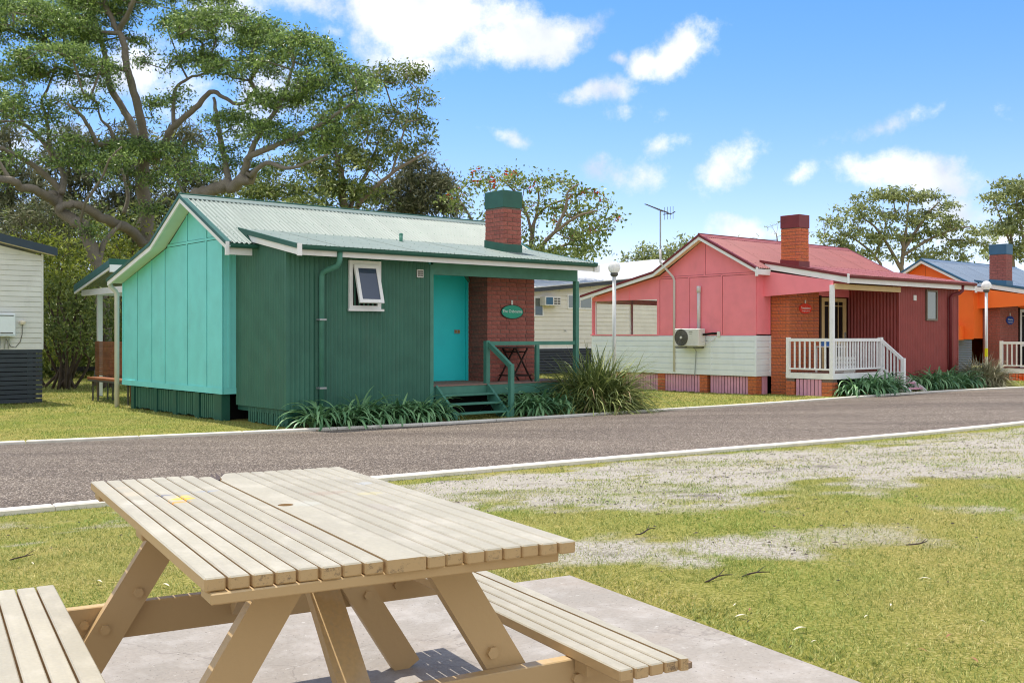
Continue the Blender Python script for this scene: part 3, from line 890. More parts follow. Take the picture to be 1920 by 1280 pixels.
    v = MB().box(2.85, 2.985, D - .03, D - .008, 2.555, 2.70).build('wall_vent', PLASTIC, root)
    mb = MB()
    for i in range(4):
        for j in range(3): mb.box(2.868 + i * .027, 2.888 + i * .027, D - .034, D - .0305, 2.575 + j * .038, 2.603 + j * .038)
    mb.build('vent_hole', ACGRILL, v)
    px = .87
    pipe = MB().tube([(px + .14, -2.28, 2.90), (px + .14, -2.27, 2.74), (px + .12, -2.24, 2.66), (px + .03, -2.02, 2.59), (px, -1.96, 2.55), (px, -1.93, 2.48), (px, -1.93, .10)], .047, 14).build('downpipe', GREENT, root, smooth=True)
    for z in (1.76, .62):
        MB().box(px - .07, px + .06, -1.99, -1.87, z, z + .03).build('pipe_bracket', STEEL, pipe)
    # white downpipe at the back corner
    MB().tube([(-.24, 4.92, 2.62), (-.24, 4.92, 2.54), (-.14, 4.93, 2.47), (-.10, 4.93, 2.40), (-.10, 4.93, -.02)], .05, 14).build('downpipe', PIPE, root, smooth=True)
    # porch
    for i in range(14):
        y1 = -.55 - i * .0935
        MB().box(3.215 if i > 12 else 3.14, 6.9, y1 - .09, y1, .578, .602).build('deck_board', DECKW, root)
    MB().box(3.215, 6.9, -1.845, -1.80, .38, .575).build('deck_joist', GREENT, root)
    MB().box(6.86, 6.9, -1.79, -.4, .38, .575).build('deck_joist', GREENT, root)
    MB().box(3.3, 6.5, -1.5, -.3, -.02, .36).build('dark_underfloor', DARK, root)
    yd = -.55
    MB().box(3.135, 5.06, yd, yd + .02, .603, 3.0).build('wall_sheet', TEAL, root)
    door = MB().box(3.36, 4.94, yd - .022, yd - .001, .615, 2.66).build('door', TEALD, root)
    MB().box(4.945, 5.0, yd - .045, yd - .002, .603, 2.72).build('door_jamb', TEALD, root)
    MB().box(3.30, 4.944, yd - .03, yd - .002, 2.66, 2.72).build('door_jamb', TEALD, root)
    lk = MB().box(4.66, 4.80, yd - .045, yd - .0225, 1.55, 1.63, .006).build('door_lock', STEEL, door)
    MB().box(4.675, 4.715, yd - .06, yd - .0455, 1.565, 1.615).box(4.745, 4.785, yd - .06, yd - .0455, 1.565, 1.615).build('keyhole_plate', mat('brass_plate', S(168, 140, 84), .4, .1, 10, metal=.5), door)
    MB().beam((4.80, yd - .06, 2.86), (5.02, yd - .06, 2.60), .03, .05).build('brace', GREENT, root)
    MB().box(3.21, 6.85, D - .02, D + .06, 2.62, 2.87).build('porch_beam', GREENT, root)
    MB().box(6.80, 6.89, D - .02, D + .07, -.02, 2.619).build('post', GREENT, root)
    # brick breast and chimney
    brick_mass(BRICK, root, 5.05, 6.30, -1.16, -.40, .603, 2.93, faces='fl')
    cx0, cx1, cy0, cy1 = 5.46, 5.94, -1.16, -.58
    brick_mass(BRICK, root, cx0, cx1, cy0, cy1, 3.30, 4.10, faces='flr')
    MB().box(cx0 - .012, cx1 + .012, cy0 - .012, cy1 + .012, 4.10, 4.44, .004).build('chimney_cap', GREENM, root)
    MB().prism([(cy0 - .013, 3.14), (cy1 + .013, 3.2), (cy1 + .013, 3.47), (cy0 - .013, 3.36)], 'x', cx0 - .014, cx1 + .014).build('chimney_flashing', GREENM, root)
    MB().box(cx0 + .03, cx1 - .03, cy0 + .03, cy1 - .03, 4.441, 4.45).build('dark_flue', DARK, root)
    # soil vent on the roof
    pv = MB().tube([(3.44, -.49, 3.22), (3.44, -.49, 3.46)], .035, 12).build('roof_vent', GREENT, root, smooth=True)
    MB().tube([(3.44, -.49, 3.455), (3.44, -.49, 3.49)], [.042, .03], 12).build('vent_cowl', GREENT, pv)
    MB().box(3.36, 3.52, -.58, -.40, 3.23, 3.285).build('vent_flashing', DARK, pv)
    # handrails
    MB().box(4.46, 4.55, -1.86, -1.77, .603, 1.41).build('rail_post', GREENT, root)
    MB().box(4.551, 6.80, -1.85, -1.78, 1.325, 1.40).build('handrail', GREENT, root)
    MB().box(5.745, 5.825, -1.845, -1.785, .603, 1.324).build('rail_post', GREENT, root)
    # stairs
    for x in (3.26, 4.47):
        MB().prism([(-1.87, .60), (-1.87, .30), (-2.20, -.02), (-2.47, -.02), (-2.47, .10)], 'x', x, x + .05).build('stair_stringer', GREENT, root)
    for z, y in ((.44, -2.02), (.28, -2.19), (.12, -2.36)):
        MB().box(3.311, 4.469, y - .08, y + .10, z - .035, z, .004).build('stair_tread', GREENT, root)
    MB().box(4.525, 4.615, -2.50, -2.41, -.03, .98, .004).build('newel_post', GREENT, root)
    MB().beam((4.53, -1.80, 1.385), (4.57, -2.455, .935), .07, .085).build('handrail', GREENT, root)
    return root


teal_root = teal_cottage()
th = Vector((-5.0906, 18.2063, 0)); MROT = Matrix.Rotation(ANG, 3, 'Z')


def TE(x, y, z=0): return th + MROT @ Vector((x, y, z))


PKO = Vector((6.1272, 26.0089, 0))


def PK(x, y, z=0): return PKO + MROT @ Vector((x, y, z))


def oval_sign(loc, face, rim, txt, lab, w=.30, h=.145, lines=(('', .07, 0),)):
    root = empty('house_sign', lab, 'sign', loc, ANG, 'oval name signs on the brick fronts')
    def el(a, b, y0, y1): return MB().prism([(a * math.cos(t) , b * math.sin(t)) for t in np.linspace(0, 2 * math.pi, 41)[:-1]], 'y', y0, y1)
    el(w, h, -.018, -.004).build('board_rim', rim, root)
    el(w * .93, h * .90, -.022, -.0185).build('board_face', face, root)
    MB().box(-.022, .022, -.014, -.004, h - .01, h + .09).build('hanger_tab', PLASTIC, root)
    for s, sz, dz in lines: text(root, s, (0, -.0225, dz), sz, txt, (R(90), 0, 0))
    return root


SIGNT = mat('sign_green_paint', S(34, 160, 130), .45, .06, 6); SIGND = mat('sign_dark_rim', S(24, 40, 34), .5, .05, 5)
SIGNW = mat('sign_white_lettering', S(236, 240, 236), .5, .02, 5)
SIGNR = mat('sign_red_paint', S(232, 58, 30), .45, .06, 6); SIGNB = mat('sign_blue_paint', S(24, 62, 150), .45, .06, 6)
oval_sign(TE(5.68, -1.165, 1.99), SIGNT, SIGND, SIGNW, 'green oval name sign on the brick wall beside the teal door', lines=(('The Osbourne', .088, .01),))


# folding table on the porch of the teal cottage
def folding_table():
    root = empty('folding_table', 'dark brown folding timber table standing on the green cottage porch', 'table', TE(5.55, -1.42, .602), ANG)
    for i in range(6):
        MB().box(-.36, .36, -.22 + i * .075, -.155 + i * .075, .66, .68).build('table_slat', BROWN, root)
    for s in (-1, 1):
        y = s * .2
        for sg in (-1, 1):
            MB().beam((sg * .28, y + sg * .012, .0), (-sg * .14 + .0, y + sg * .012, .655), .02, .034, (0, 1, 0)).build('leg', BROWN, root)
    for x, z in ((-.225, .12), (.225, .12), (-.1, .58), (.1, .58)): MB().box(x - .018, x + .018, -.22, .22, z - .012, z + .012).build('cross_rail', BROWN, root)
    MB().box(-.22, .22, -.23, -.212, .10, .13).build('cross_rail', BROWN, root)


folding_table()


# awning, bench and screen behind the teal cottage
def awning():
    root = empty('rear_awning', 'small green edged awning on a white post at the back left of the teal cottage', 'awning', TE(0, 0), ANG)
    x0, x1 = .5, 4.2
    v = Vector((0, -2.45, .50)); n = Vector((0, .2, 1))
    sheets('roof_sheet', ROOFG, root, (x0, 9.55, 2.74), (1, 0, 0), x1 - x0, v, n)
    MB().box(x0 - .03, x1, 7.055, 7.079, 3.10, 3.29).build('ridge_flashing', GREENM, root)
    MB().box(x0 - .02, x1, 7.03, 7.054, 2.98, 3.15).build('fascia', WHITE, root)
    MB().prism([(9.58, 2.60), (7.08, 3.09), (7.08, 3.26), (9.58, 2.77)], 'x', x0 - .03, x0 - .005).build('barge_cap', GREENM, root)
    MB().prism([(9.58, 2.55), (7.08, 3.04), (7.08, 3.089), (9.58, 2.599)], 'x', x0 - .02, x0 + .02).build('barge_board', WHITE, root)
    MB().box(x0 + .02, x1, 4.98, 9.3, 2.52, 2.66).build('soffit_beam', WHITE, root) if False else None
    MB().box(.62, .70, 4.95, 9.45, 2.50, 2.645).build('beam', WHITE, root)
    MB().box(.95, 1.06, 9.22, 9.33, -.02, 2.51).build('post', WHITE, root)
    MB().box(.95, x1, 9.24, 9.31, 2.515, 2.64).build('beam', WHITE, root)


awning()


def bench():
    root = empty('timber_bench', 'hardwood slatted bench with tall backrest screen beside the teal cottage', 'bench', TE(.2, 5.0), ANG)
    for i in range(4): MB().box(i * .115, i * .115 + .105, .05, 2.75, .50, .545).build('seat_slat', HARDW, root)
    for i in range(17): MB().box(.50, .525, .02, 3.7, .56 + i * .048, .60 + i * .048).build('back_slat', HARDW, root)
    for y in (.1, 1.4, 3.6): MB().box(.526, .57, y, y + .06, .0, 1.38).build('back_post', HARDW, root)
    MB().box(.0, .46, .1, 2.7, .455, .499).build('seat_frame', ACGRILL, root)
    for y in (.3, 2.2, 2.55):
        MB().box(.06, .09, y, y + .03, -.01, .455).build('leg', ACGRILL, root); MB().box(.40, .43, y, y + .03, -.01, .455).build('leg', ACGRILL, root)


bench()


# ------------------------------------------------------------------ pink cottage and its orange twin
def gabled_cottage(loc, label, wallm, trimw, roofm, capm, corrm, slatm, brickm, dz=0., full=True, baseboards=True):
    root = empty('cottage', label, 'cottage', (loc[0], loc[1], dz), ANG, 'painted cottages along the road')
    ridge, right, bend, left = (1.62, 4.145), (-.20, 3.20), (3.22, 3.25), (6.06, 2.677)
    jct, sk = (.10, 3.356), (-2.33, 2.95)
    X0, X1, XS = -.25, 6.75, .35
    roof_set(root, roofm, capm, ridge, right, bend, left, X0, X1, jct, sk, XS)
    P = lambda *a, **k: None
    # gable: pink sheets above, white boards below
    outline = [(0, 1.545), (5.83, 1.545), (5.83, 2.62), (3.2, 3.14), (1.62, 4.06), (0, 3.24)]
    hole = (3.326, 5.76, 2.515)
    body = [(0, 1.545), (3.30, 1.545), (3.30, 3.13), (3.2, 3.14), (1.62, 4.06), (0, 3.24)]
    gable_wall(root, wallm, body, [1.07, 2.163, 3.219], 3.085, 1.545, [1.639])
    upper = [(3.3005, 2.515), (5.83, 2.515), (5.83, 2.62), (3.3005, 3.12)]
    for a, b in ((3.3005, 4.359), (4.359, 5.83)):
        Q = clip_poly(upper, a, b); MB().prism(Q, 'x', 0, .02).build('wall_sheet', wallm, root)
    MB().box(-.012, 0, 4.34, 4.38, 2.515, 2.88).build('batten', wallm, root)
    MB().box(-.012, .06, 5.765, 5.83, 1.5455, 2.514).build('post', wallm, root)
    MB().box(.0605, .09, 5.72, 5.83, 1.5455, 2.514).build('post_lining', trimw, root)
    MB().box(-.03, .09, 3.25, 5.87, 1.515, 1.544).build('sill_board', wallm, root)
    MB().box(-.014, -.001, -.014, 3.25, 1.52, 1.5445).build('sill_board', wallm, root)
    MB().box(-.014, .0, -.014, .035, 1.545, 3.2).build('corner_trim', wallm, root)
    # verandah posts on the far side, seen through the opening
    for (x, y) in ((1.6, 5.77), (3.4, 5.77), (5.0, 5.77)): MB().box(x, x + .09, y, y + .06, .5, 2.6).build('post', trimw, root)
    MB().box(.09, 6.4, 5.77, 5.83, 2.45, 2.6).build('verandah_beam', trimw, root)
    MB().box(.021, 6.4, 3.30, 3.32, .5, 3.1).build('back_wall', wallm, root)
    MB().box(.021, 6.4, 3.33, 5.8, .45, .5).build('verandah_floor', DECKW, root)
    if baseboards:
        z = .49
        while z < 1.50:
            t = min(z + .148, 1.515)
            for (a, b) in ((.025, 1.405), (1.425, 2.625), (2.645, 5.83)):
                MB().prism([(0, z), (-.018, z), (-.018, z + .10), (-.006, t - .002), (0, t - .002)], 'y', a, b).build('weatherboard', SIDING, root) if False else \
                    MB().add([(x_, y_, z_) for y_ in (a, b) for (x_, z_) in ((0, z), (-.02, z), (-.022, z + .122), (-.001, z + .128), (0, t - .003))],
                             [(0, 1, 2, 3, 4), (9, 8, 7, 6, 5)] + [(i, (i + 1) % 5 , 5 + (i + 1) % 5, 5 + i) for i in range(5)][::1]).build('weatherboard', SIDING, root)
            MB().add([(x_, y_, z_) for x_ in (.0, .56) for (y_, z_) in ((0, z), (-.02, z), (-.022, z + .122), (-.001, z + .128), (0, t - .003))],
                     [(0, 1, 2, 3, 4), (9, 8, 7, 6, 5)] + [(i, (i + 1) % 5, 5 + (i + 1) % 5, 5 + i) for i in range(5)]).build('weatherboard', SIDING, root)
            z += .148
        for y in (1.405, 2.625): MB().box(-.03, 0, y, y + .02, .485, 1.514).build('cover_strip', SIDING, root)
        MB().box(-.032, .0, -.03, .0245, .485, 1.514).build('corner_trim', SIDING, root)
        MB().box(.555, .595, -.03, .0, .485, 1.514).build('corner_trim', SIDING, root)
        MB().box(.001, .02, .0, 5.83, .485, 1.514).build('wall_backing', SIDING, root)
    else:
        z = .40
        corr('corrugated_skirt', ROOFB, root, (0, .05, .20), (0, 0, 1), 1.3, (0, 5.7, 0), (-1, 0, 0))
    # strip of front wall, then brick breast
    MB().box(.0205, .565, -.014, 0, 1.545, 3.15).build('wall_sheet', wallm, root)
    MB().box(.53, .575, -.026, -.0145, 1.545, 3.0).build('batten', wallm, root)
    jn = None if full else 'brick_courses'
    brick_mass(brickm, root, .60, 1.90, -.57, -.02, .0, 2.92, faces='fl', joined=jn)
    c = (.965, 1.40, -.60, -.06)
    brick_mass(brickm, root, *c, 3.38, 4.25, faces='flr', joined=jn)
    MB().box(c[0] - .012, c[1] + .012, c[2] - .012, c[3] + .012, 4.25, 4.58, .004).build('chimney_cap', capm, root)
    MB().prism([(c[2] - .013, 3.2), (c[3] + .013, 3.2), (c[3] + .013, 3.46), (c[2] - .013, 3.40)], 'x', c[0] - .014, c[1] + .014).build('chimney_flashing', capm, root)
    # soffits, barges, fascia, gutters
    for a, b in ((ridge, bend), (bend, left), (ridge, right)):
        MB().prism([(a[0], a[1] - .075), (b[0], b[1] - .075), (b[0], b[1] - .06), (a[0], a[1] - .06)], 'x', X0 + .02, -.001).build('soffit', SOFFITC, root)
    barge(root, [ridge, right], X0, trimw, capm); barge(root, [ridge, bend, left], X0, trimw, capm)
    barge(root, [ridge, jct, sk], X1, trimw, capm); barge(root, [ridge, bend, left], X1, trimw, capm)
    MB().box(X0 - .03, X0 + .03, right[0] - .03, right[0] + .02, 2.99, 3.21).build('barge_end', trimw, root)
    MB().box(X0 + .031, XS - .03, right[0] - .01, right[0] + .015, 3.03, 3.17).build('fascia', trimw, root)
    MB().prism([(-.03, 3.20), (-2.36, 2.755), (-2.36, 2.91), (-.03, 3.365)], 'x', XS - .02, XS + .01).build('barge_board', trimw, root)
    MB().prism([(.12, 3.365), (-2.36, 2.895), (-2.36, 2.965), (.12, 3.43)], 'x', XS - .045, XS - .0205).build('apron_flashing', capm, root)
    MB().box(XS - .03, XS + .03, -2.39, -2.361, 2.745, 2.975).build('barge_end', trimw, root)
    gutter(root, XS + .04, X1 - .02, sk[0] - .02, 2.95, capm)
    MB().box(XS + .031, X1 + .12, -2.294, -2.27, 2.765, 2.935).build('fascia', trimw, root)
    MB().prism([(-.0, 2.50), (-2.0, 2.58), (-2.0, 2.82), (-.0, 3.15)], 'x', .30, .32).build('porch_infill', wallm, root)
    MB().box(.321, 3.3, -2.06, -2.0, 2.62, 2.75).build('porch_beam', CREAMD if full else trimw, root)
    poly_slab(root, 'porch_ceiling', SOFFITC, -2.25, 2.83, 0, 3.2, .4, X1 - .05, .015)
    MB().box(1.905, 3.3, -.57, -.55, 2.53, 3.1).build('wall_sheet', wallm, root)
    # door with security screen
    d = MB()
    x0, x1, z0, z1, y = 1.98, 3.13, .52, 2.50, -.58
    d.box(x0, x1, y - .02, y + .02, z1 - .10, z1).box(x0, x0 + .13, y - .02, y + .02, z0, z1 - .10).box(x1 - .15, x1, y - .02, y + .02, z0, z1 - .10).box(x0 + .13, x1 - .15, y - .02, y + .02, z0, z0 + .12).box(x0 + .13, x1 - .15, y - .02, y + .02, 1.28, 1.36)
    dr = d.build('door', CREAMD if full else trimw, root)
    MB().box(x0 + .13, x1 - .15, y + .0, y + .012, z0 + .12, z1 - .10).build('screen_mesh', GLASSD, dr)
    g = MB()
    for i in range(1, 4): xx = x0 + .13 + (x1 - x0 - .28) * i / 4; g.box(xx - .01, xx + .01, y - .012, y - .001, 1.36, z1 - .10)
    g.box(x0 + .13, x1 - .15, y - .0125, y - .0012, z1 - .22, z1 - .20).build('screen_bar', CREAMD if full else trimw, dr)
    MB().box(x1 - .10, x1 - .06, y - .05, y - .021, 1.42, 1.60).build('door_handle', STEEL, dr)
    MB().box(1.905, 1.975, -.60, -.55, .5, 2.55).build('door_jamb', BROWN, root)
    # corrugated box at the right
    corr('corrugated_wall', corrm, root, (3.30, -.55, .18), (0, -1, 0), 1.43, (0, 0, 2.62), (-1, 0, 0), pitch=.095, amp=.016)
    corr('corrugated_wall', corrm, root, (3.33, -2.0, .18), (1, 0, 0), 3.11, (0, 0, 2.62), (0, -1, 0), pitch=.085, amp=.012)
    MB().box(3.284, 3.34, -2.016, -1.96, .18, 2.80).build('corner_trim', corrm, root)
    MB().box(6.42, 6.45, -2.014, -.3, .18, 2.82).build('side_wall', corrm, root)
    MB().prism([(-.3, .5), (5.8, .5), (5.8, 2.6), (3.2, 3.1), (1.62, 4.0), (-.3, 3.1)], 'x', 6.40, 6.42).build('side_wall', wallm, root)
    w = MB(); a, b, e, f = 4.66, 5.24, 1.91, 2.73; fw = .05
    w.box(a, b, -2.045, -2.0, f - fw, f).box(a, b, -2.045, -2.0, e, e + fw).box(a, a + fw, -2.045, -2.0, e + fw, f - fw).box(b - fw, b, -2.045, -2.0, e + fw, f - fw)
    wo = w.build('window', mat('dull_bronze_window_frame_' + label[:4], S(120, 108, 92), .5, .1, 8), root)
    MB().box(a + fw, b - fw, -2.025, -2.008, e + fw, f - fw).build('pane', GLASSP, wo)
    MB().box(4.0, 4.13, -2.04, -2.01, 2.43, 2.57).build('wall_vent', PLASTIC, root)
    MB().tube([(6.10, -2.30, 2.88), (6.10, -2.29, 2.73), (6.06, -2.24, 2.67), (5.90, -2.12, 2.62), (5.87, -2.08, 2.55), (5.87, -2.08, .10)], .05, 12).build('downpipe', capm, root, smooth=True)
    # deck with balustrade
    dx0, dx1, dy0, dy1 = .26, 3.28, -2.0, -.58
    for i in range(15):
        y1 = dy1 - i * .0935; MB().box(dx0 + .03, dx1, y1 - .09, y1, .575, .60).build('deck_board', DECKW, root)
    MB().box(dx0, dx0 + .025, dy0 + .001, -.70, .465, .605).build('deck_fascia', trimw, root)
    MB().box(dx0, 2.45, dy0 - .025, dy0, .465, .605).build('deck_fascia', trimw, root)
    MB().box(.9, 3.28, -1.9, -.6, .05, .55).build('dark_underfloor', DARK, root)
    brick_mass(brickm, root, dx0 + .01, dx0 + .25, dy0 + .01, dy0 + .29, -.03, .46, faces='fl', joined='brick_courses')
    brick_mass(brickm, root, dx0 + .01, dx0 + .25, -.94, -.70, -.03, .46, faces='fl', joined='brick_courses')
    slat_run(root, 'skirting_slat', slatm, -1.69, -.95, dx0 + .03, .02, .45, w=.082, gap=.022)
    tb = .09
    MB().box(dx0 - .02, dx0 + tb - .02, -.80, -.72, .47, 1.47).build('rail_post', trimw, root)
    MB().box(dx0 - .02, dx0 + tb - .02, dy0 - .03, dy0 + .06, .47, 2.72).build('post', trimw, root)
    MB().box(2.40, 2.50, dy0 - .03, dy0 + .07, .47, 1.47).build('rail_post', trimw, root)
    for z in (1.37, .68):
        h = .075 if z > 1 else .04
        MB().box(dx0, dx0 + .06, dy0 + .061, -.801, z, z + h).build('handrail', trimw, root)
        MB().box(dx0 + .071, 2.399, dy0 - .01, dy0 + .05, z, z + h).build('handrail', trimw, root)
    n = 8
    for i in range(1, n): yy = dy0 + .06 + (1.14) * i / n; MB().box(dx0 + .012, dx0 + .042, yy - .018, yy + .018, .721, 1.369).build('baluster', trimw, root)
    n = 17
    for i in range(1, n): xx = dx0 + .07 + 2.07 * i / n; MB().box(xx - .018, xx + .018, dy0 + .005, dy0 + .035, .721, 1.369).build('baluster', trimw, root)
    # stairs to the road
    for x in (2.46, 3.22):
        MB().prism([(-2.03, .60), (-2.03, .30), (-2.46, .05), (-2.78, .05), (-2.78, .16), (-2.66, .25)], 'x', x, x + .045).build('stair_stringer', trimw, root)
    for z, y in ((.47, -2.16), (.34, -2.36), (.21, -2.56)):
        MB().box(2.506, 3.219, y - .13, y + .11, z - .035, z).build('stair_tread', slatm, root)
    MB().box(2.44, 2.53, -2.62, -2.53, .05, .955).build('newel_post', trimw, root)
    MB().beam((2.47, -1.99, 1.40), (2.485, -2.56, .92), .06, .075).build('handrail', trimw, root)
    MB().beam((2.47, -2.03, .70), (2.485, -2.53, .28), .04, .04).build('handrail', trimw, root)
    for i in range(1, 6):
        yy = -1.97 - .56 * i / 6; zt = 1.40 - .84 * (-1.99 - yy)
        MB().box(2.462, 2.495, yy - .016, yy + .016, zt - .69, zt - .03).build('baluster', trimw, root)
    # skirting on the gable side
    if baseboards:
        for y in (.02, 1.58, 3.05, 4.6):
            brick_mass(brickm, root, .03, .26, y, y + .25, -.03, .48, faces='fl', joined='brick_courses')
        for a, b in ((.28, 1.57), (1.84, 3.04), (3.31, 4.59), (4.86, 5.8)): slat_run(root, 'skirting_slat', slatm, a, b, .05, .0, .47, w=.072, gap=.022)
        slat_run(root, 'skirting_slat', slatm, .30, .55, .04, .0, .48, w=.11, gap=.012, axis='x')
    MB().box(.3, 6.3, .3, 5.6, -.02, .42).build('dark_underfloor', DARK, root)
    return root


SOFFITC = mat('cream_soffit_paint', S(236, 224, 204), .6, .04, 4)
GLASSP = mat('pale_reflective_glass', S(120, 128, 126), .04, .02, 1, spec=1.0, metal=.55)
pink_root = gabled_cottage((6.1272, 26.0089), 'pink cottage with maroon corrugated wing, faded red roof and white balustrade', PINK, WHITE, ROOFR, REDM, REDW, PINKL, BRICKO, 0.)
ORSLAT = mat('orange_slat_paint', S(246, 92, 30), .6, .08, 5, rnd=.06)
orange_root = gabled_cottage((14.7, 33.0), 'bright orange cottage with blue grey roof at the far right end', ORANGE, WHITE, ROOFB, BLUEM, GREYB, ORSLAT, BRICK, -.12, full=False, baseboards=False)
MB().box(-.28, -.02, .3, .75, 1.5, 1.95).build('meter_box', ORANGE, orange_root)
oval_sign(PK(1.27, -.575, 2.20), SIGNR, SIGNR, SIGNW, 'red oval name sign on the brick front of the pink cottage', w=.27, h=.13, lines=(('Templetime', .085, .012), ('Cottage by the sea', .045, -.06)))
oval_sign(Vector((14.7, 33., -.12)) + MROT @ Vector((1.28, -.575, 2.13)), SIGNB, SIGNB, SIGNW, 'blue oval name sign on the brick front of the orange cottage', w=.27, h=.14, lines=(('Waterlea', .09, .02), ('Cottage by the sea', .045, -.06)))


# things standing on the pink porch
def porch_things():
    t = empty('porch_table', 'low white plastic table behind the white balustrade of the pink cottage', 'table', PK(1.35, -1.25, .60), ANG)
    MB().box(-.35, .35, -.25, .25, .62, .65, .01).build('tabletop', PLASTIC, t)
    for x in (-.3, .3):
        for y in (-.2, .2): MB().box(x - .02, x + .02, y - .02, y + .02, 0, .62).build('leg', PLASTIC, t)
    c = empty('blue_tub', 'blue plastic tub resting on the pink porch table', 'tub', PK(1.2, -1.2, 1.252), ANG)
    MB().lathe([(.001, 0), (.10, 0), (.13, .10), (.14, .10), (.14, .12), (.12, .12), (.095, .012), (.001, .012)], 18).build('tub_shell', mat('blue_plastic', S(70, 120, 190), .4, .05, 5), c)
    MB().box(-.05, .05, -.155, -.125, .07, .10).build('handle', MATS['blue_plastic'], c)
    b = empty('storage_crate', 'white storage crate on the deck behind the white balusters', 'crate', PK(1.15, -1.75, .60), ANG)
    mb = MB()
    for i in range(4): mb.box(-.25, .25, -.17, -.15, .02 + i * .10, .09 + i * .10).box(-.25, .25, .15, .17, .02 + i * .10, .09 + i * .10).box(-.25, -.23, -.149, .149, .02 + i * .10, .09 + i * .10).box(.23, .25, -.149, .149, .02 + i * .10, .09 + i * .10)
    mb.build('crate_wall', PLASTIC, b); MB().box(-.229, .229, -.149, .149, 0, .02).build('crate_floor', PLASTIC, b)


porch_things()


def air_conditioner():
    root = empty('air_conditioner', 'white outdoor air conditioner unit mounted on the gable wall of the pink cottage', 'air conditioner', PK(0, 1.55, 1.20), ANG)
    case = MB().box(-.36, -.07, 0, .82, .03, .50, .02).build('casing', PLASTIC, root)
    cy, cz = .57, .265
    ring = MB()
    for r, x in ((.215, -.372), (.19, -.378), (.16, -.381), (.13, -.383), (.10, -.384), (.07, -.384)):
        pts = [(x, cy + r * math.cos(t), cz + r * math.sin(t)) for t in np.linspace(0, 2 * math.pi, 33)]
        ring.tube(pts, .006 if r < .2 else .011, 5)
    for k in range(16):
        t = 2 * math.pi * k / 16; ring.tube([(-.384, cy + .05 * math.cos(t), cz + .05 * math.sin(t)), (-.372, cy + .213 * math.cos(t), cz + .213 * math.sin(t))], .004, 4)
    ring.build('fan_guard', ACGRILL, root)
    disc = [(cy + .205 * math.cos(t), cz + .205 * math.sin(t)) for t in np.linspace(0, 2 * math.pi, 33)[:-1]]
    MB().prism(disc, 'x', -.3635, -.3605).build('fan_opening', mat('grey_fan_mesh', S(136, 134, 124), .6, .12, 60), root)
    hub = [(cy + .035 * math.cos(t), cz + .035 * math.sin(t)) for t in np.linspace(0, 2 * math.pi, 17)[:-1]]
    MB().prism(hub, 'x', -.392, -.364).build('fan_hub', PLASTIC, root)
    MB().box(-.364, -.3605, .20, .32, .41, .425).build('badge', ACGRILL, root)
    MB().box(-.364, -.3605, .22, .30, .36, .37).build('badge', ACGRILL, root)
    for y in (.1, .68):
        MB().box(-.40, -.002, y, y + .04, -.02, .018).box(-.03, -.002, y + .002, y + .038, .0185, .42).build('bracket', ACGRILL, root)
    MB().box(-.41, -.38, .06, .76, -.012, .014).build('bracket', ACGRILL, root)
    MB().tube([(-.2, -.02, .34), (-.16, -.10, .35), (-.06, -.22, .37), (-.02, -.30, .37), (-.0, -.34, .37)], .028, 8).build('pipe_lagging', DARK, root)
    MB().tube([(-.2, -.02, .16), (-.1, -.14, .14), (-.03, -.26, .22), (-.01, -.36, .33)], .009, 6).build('cable', PIPE, root)
    MB().box(-.05, -.024, -.45, -.36, .28, .42).build('isolator_switch', PLASTIC, root)
    MB().tube([(-.15, .32, .02), (-.05, .33, -.10), (-.04, .36, -.40), (-.05, .38, -.74)], .012, 6).build('drain_hose', STEEL, root)


air_conditioner()


def wall_pipe():
    o = empty('vent_pipe', 'white vent pipe with collar rising above the air conditioner on the pink gable', 'pipe', PK(-.05, 1.79, 1.55), ANG)
    MB().tube([(0, 0, .10), (0, 0, 1.12)], .045, 14).build('pipe', PIPE, o, smooth=True)
    MB().tube([(0, 0, 1.10), (0, 0, 1.27)], .058, 14).build('pipe_collar', PIPE, o, smooth=True)
    MB().tube([(0, 0, -.05), (0, 0, .0), (.02, .0, .12)], .04, 10).build('pipe_elbow', PIPE, o)


wall_pipe()


def antenna():
    root = empty('tv_antenna', 'grey aerial on a bent mast fixed to the pink cottage gable', 'antenna', PK(0, 2.75, 0), ANG)
    m = MB().tube([(-.03, -.10, .55), (-.03, -.10, 3.0), (-.06, -.08, 3.10), (-.26, .12, 3.42), (-.30, .16, 3.50), (-.30, .16, 3.85)], .032, 10).build('mast_conduit', PIPE, root, smooth=True)
    MB().tube([(-.30, .16, 3.82), (-.30, .16, 4.92)], .02, 8).build('mast', STEEL, root)
    b0, b1 = Vector((-.30, .70, 5.12)), Vector((-.30, -.22, 4.76))
    MB().beam(b0, b1, .025, .025).build('boom', ACGRILL, root)
    for i in range(13):
        p = b0.lerp(b1, .02 + i * .062); L = .07 + .012 * i * .5
        MB().tube([p - Vector((L, 0, 0)), p + Vector((L, 0, 0))], .007, 5).build('element', ACGRILL, root)
    q = b0.lerp(b1, .86)
    MB().beam(q + Vector((0, .15, -.03)), q + Vector((0, -.17, -.03)), .02, .02).build('boom', ACGRILL, root)
    MB().beam(q + Vector((0, -.17, -.03)), q + Vector((0, -.27, .01)), .02, .02).build('boom', ACGRILL, root)
    for dy in (.1, 0, -.1, -.2):
        MB().tube([q + Vector((0, dy, -.18)), q + Vector((0, dy, .16))], .006, 5).build('element', ACGRILL, root)


antenna()


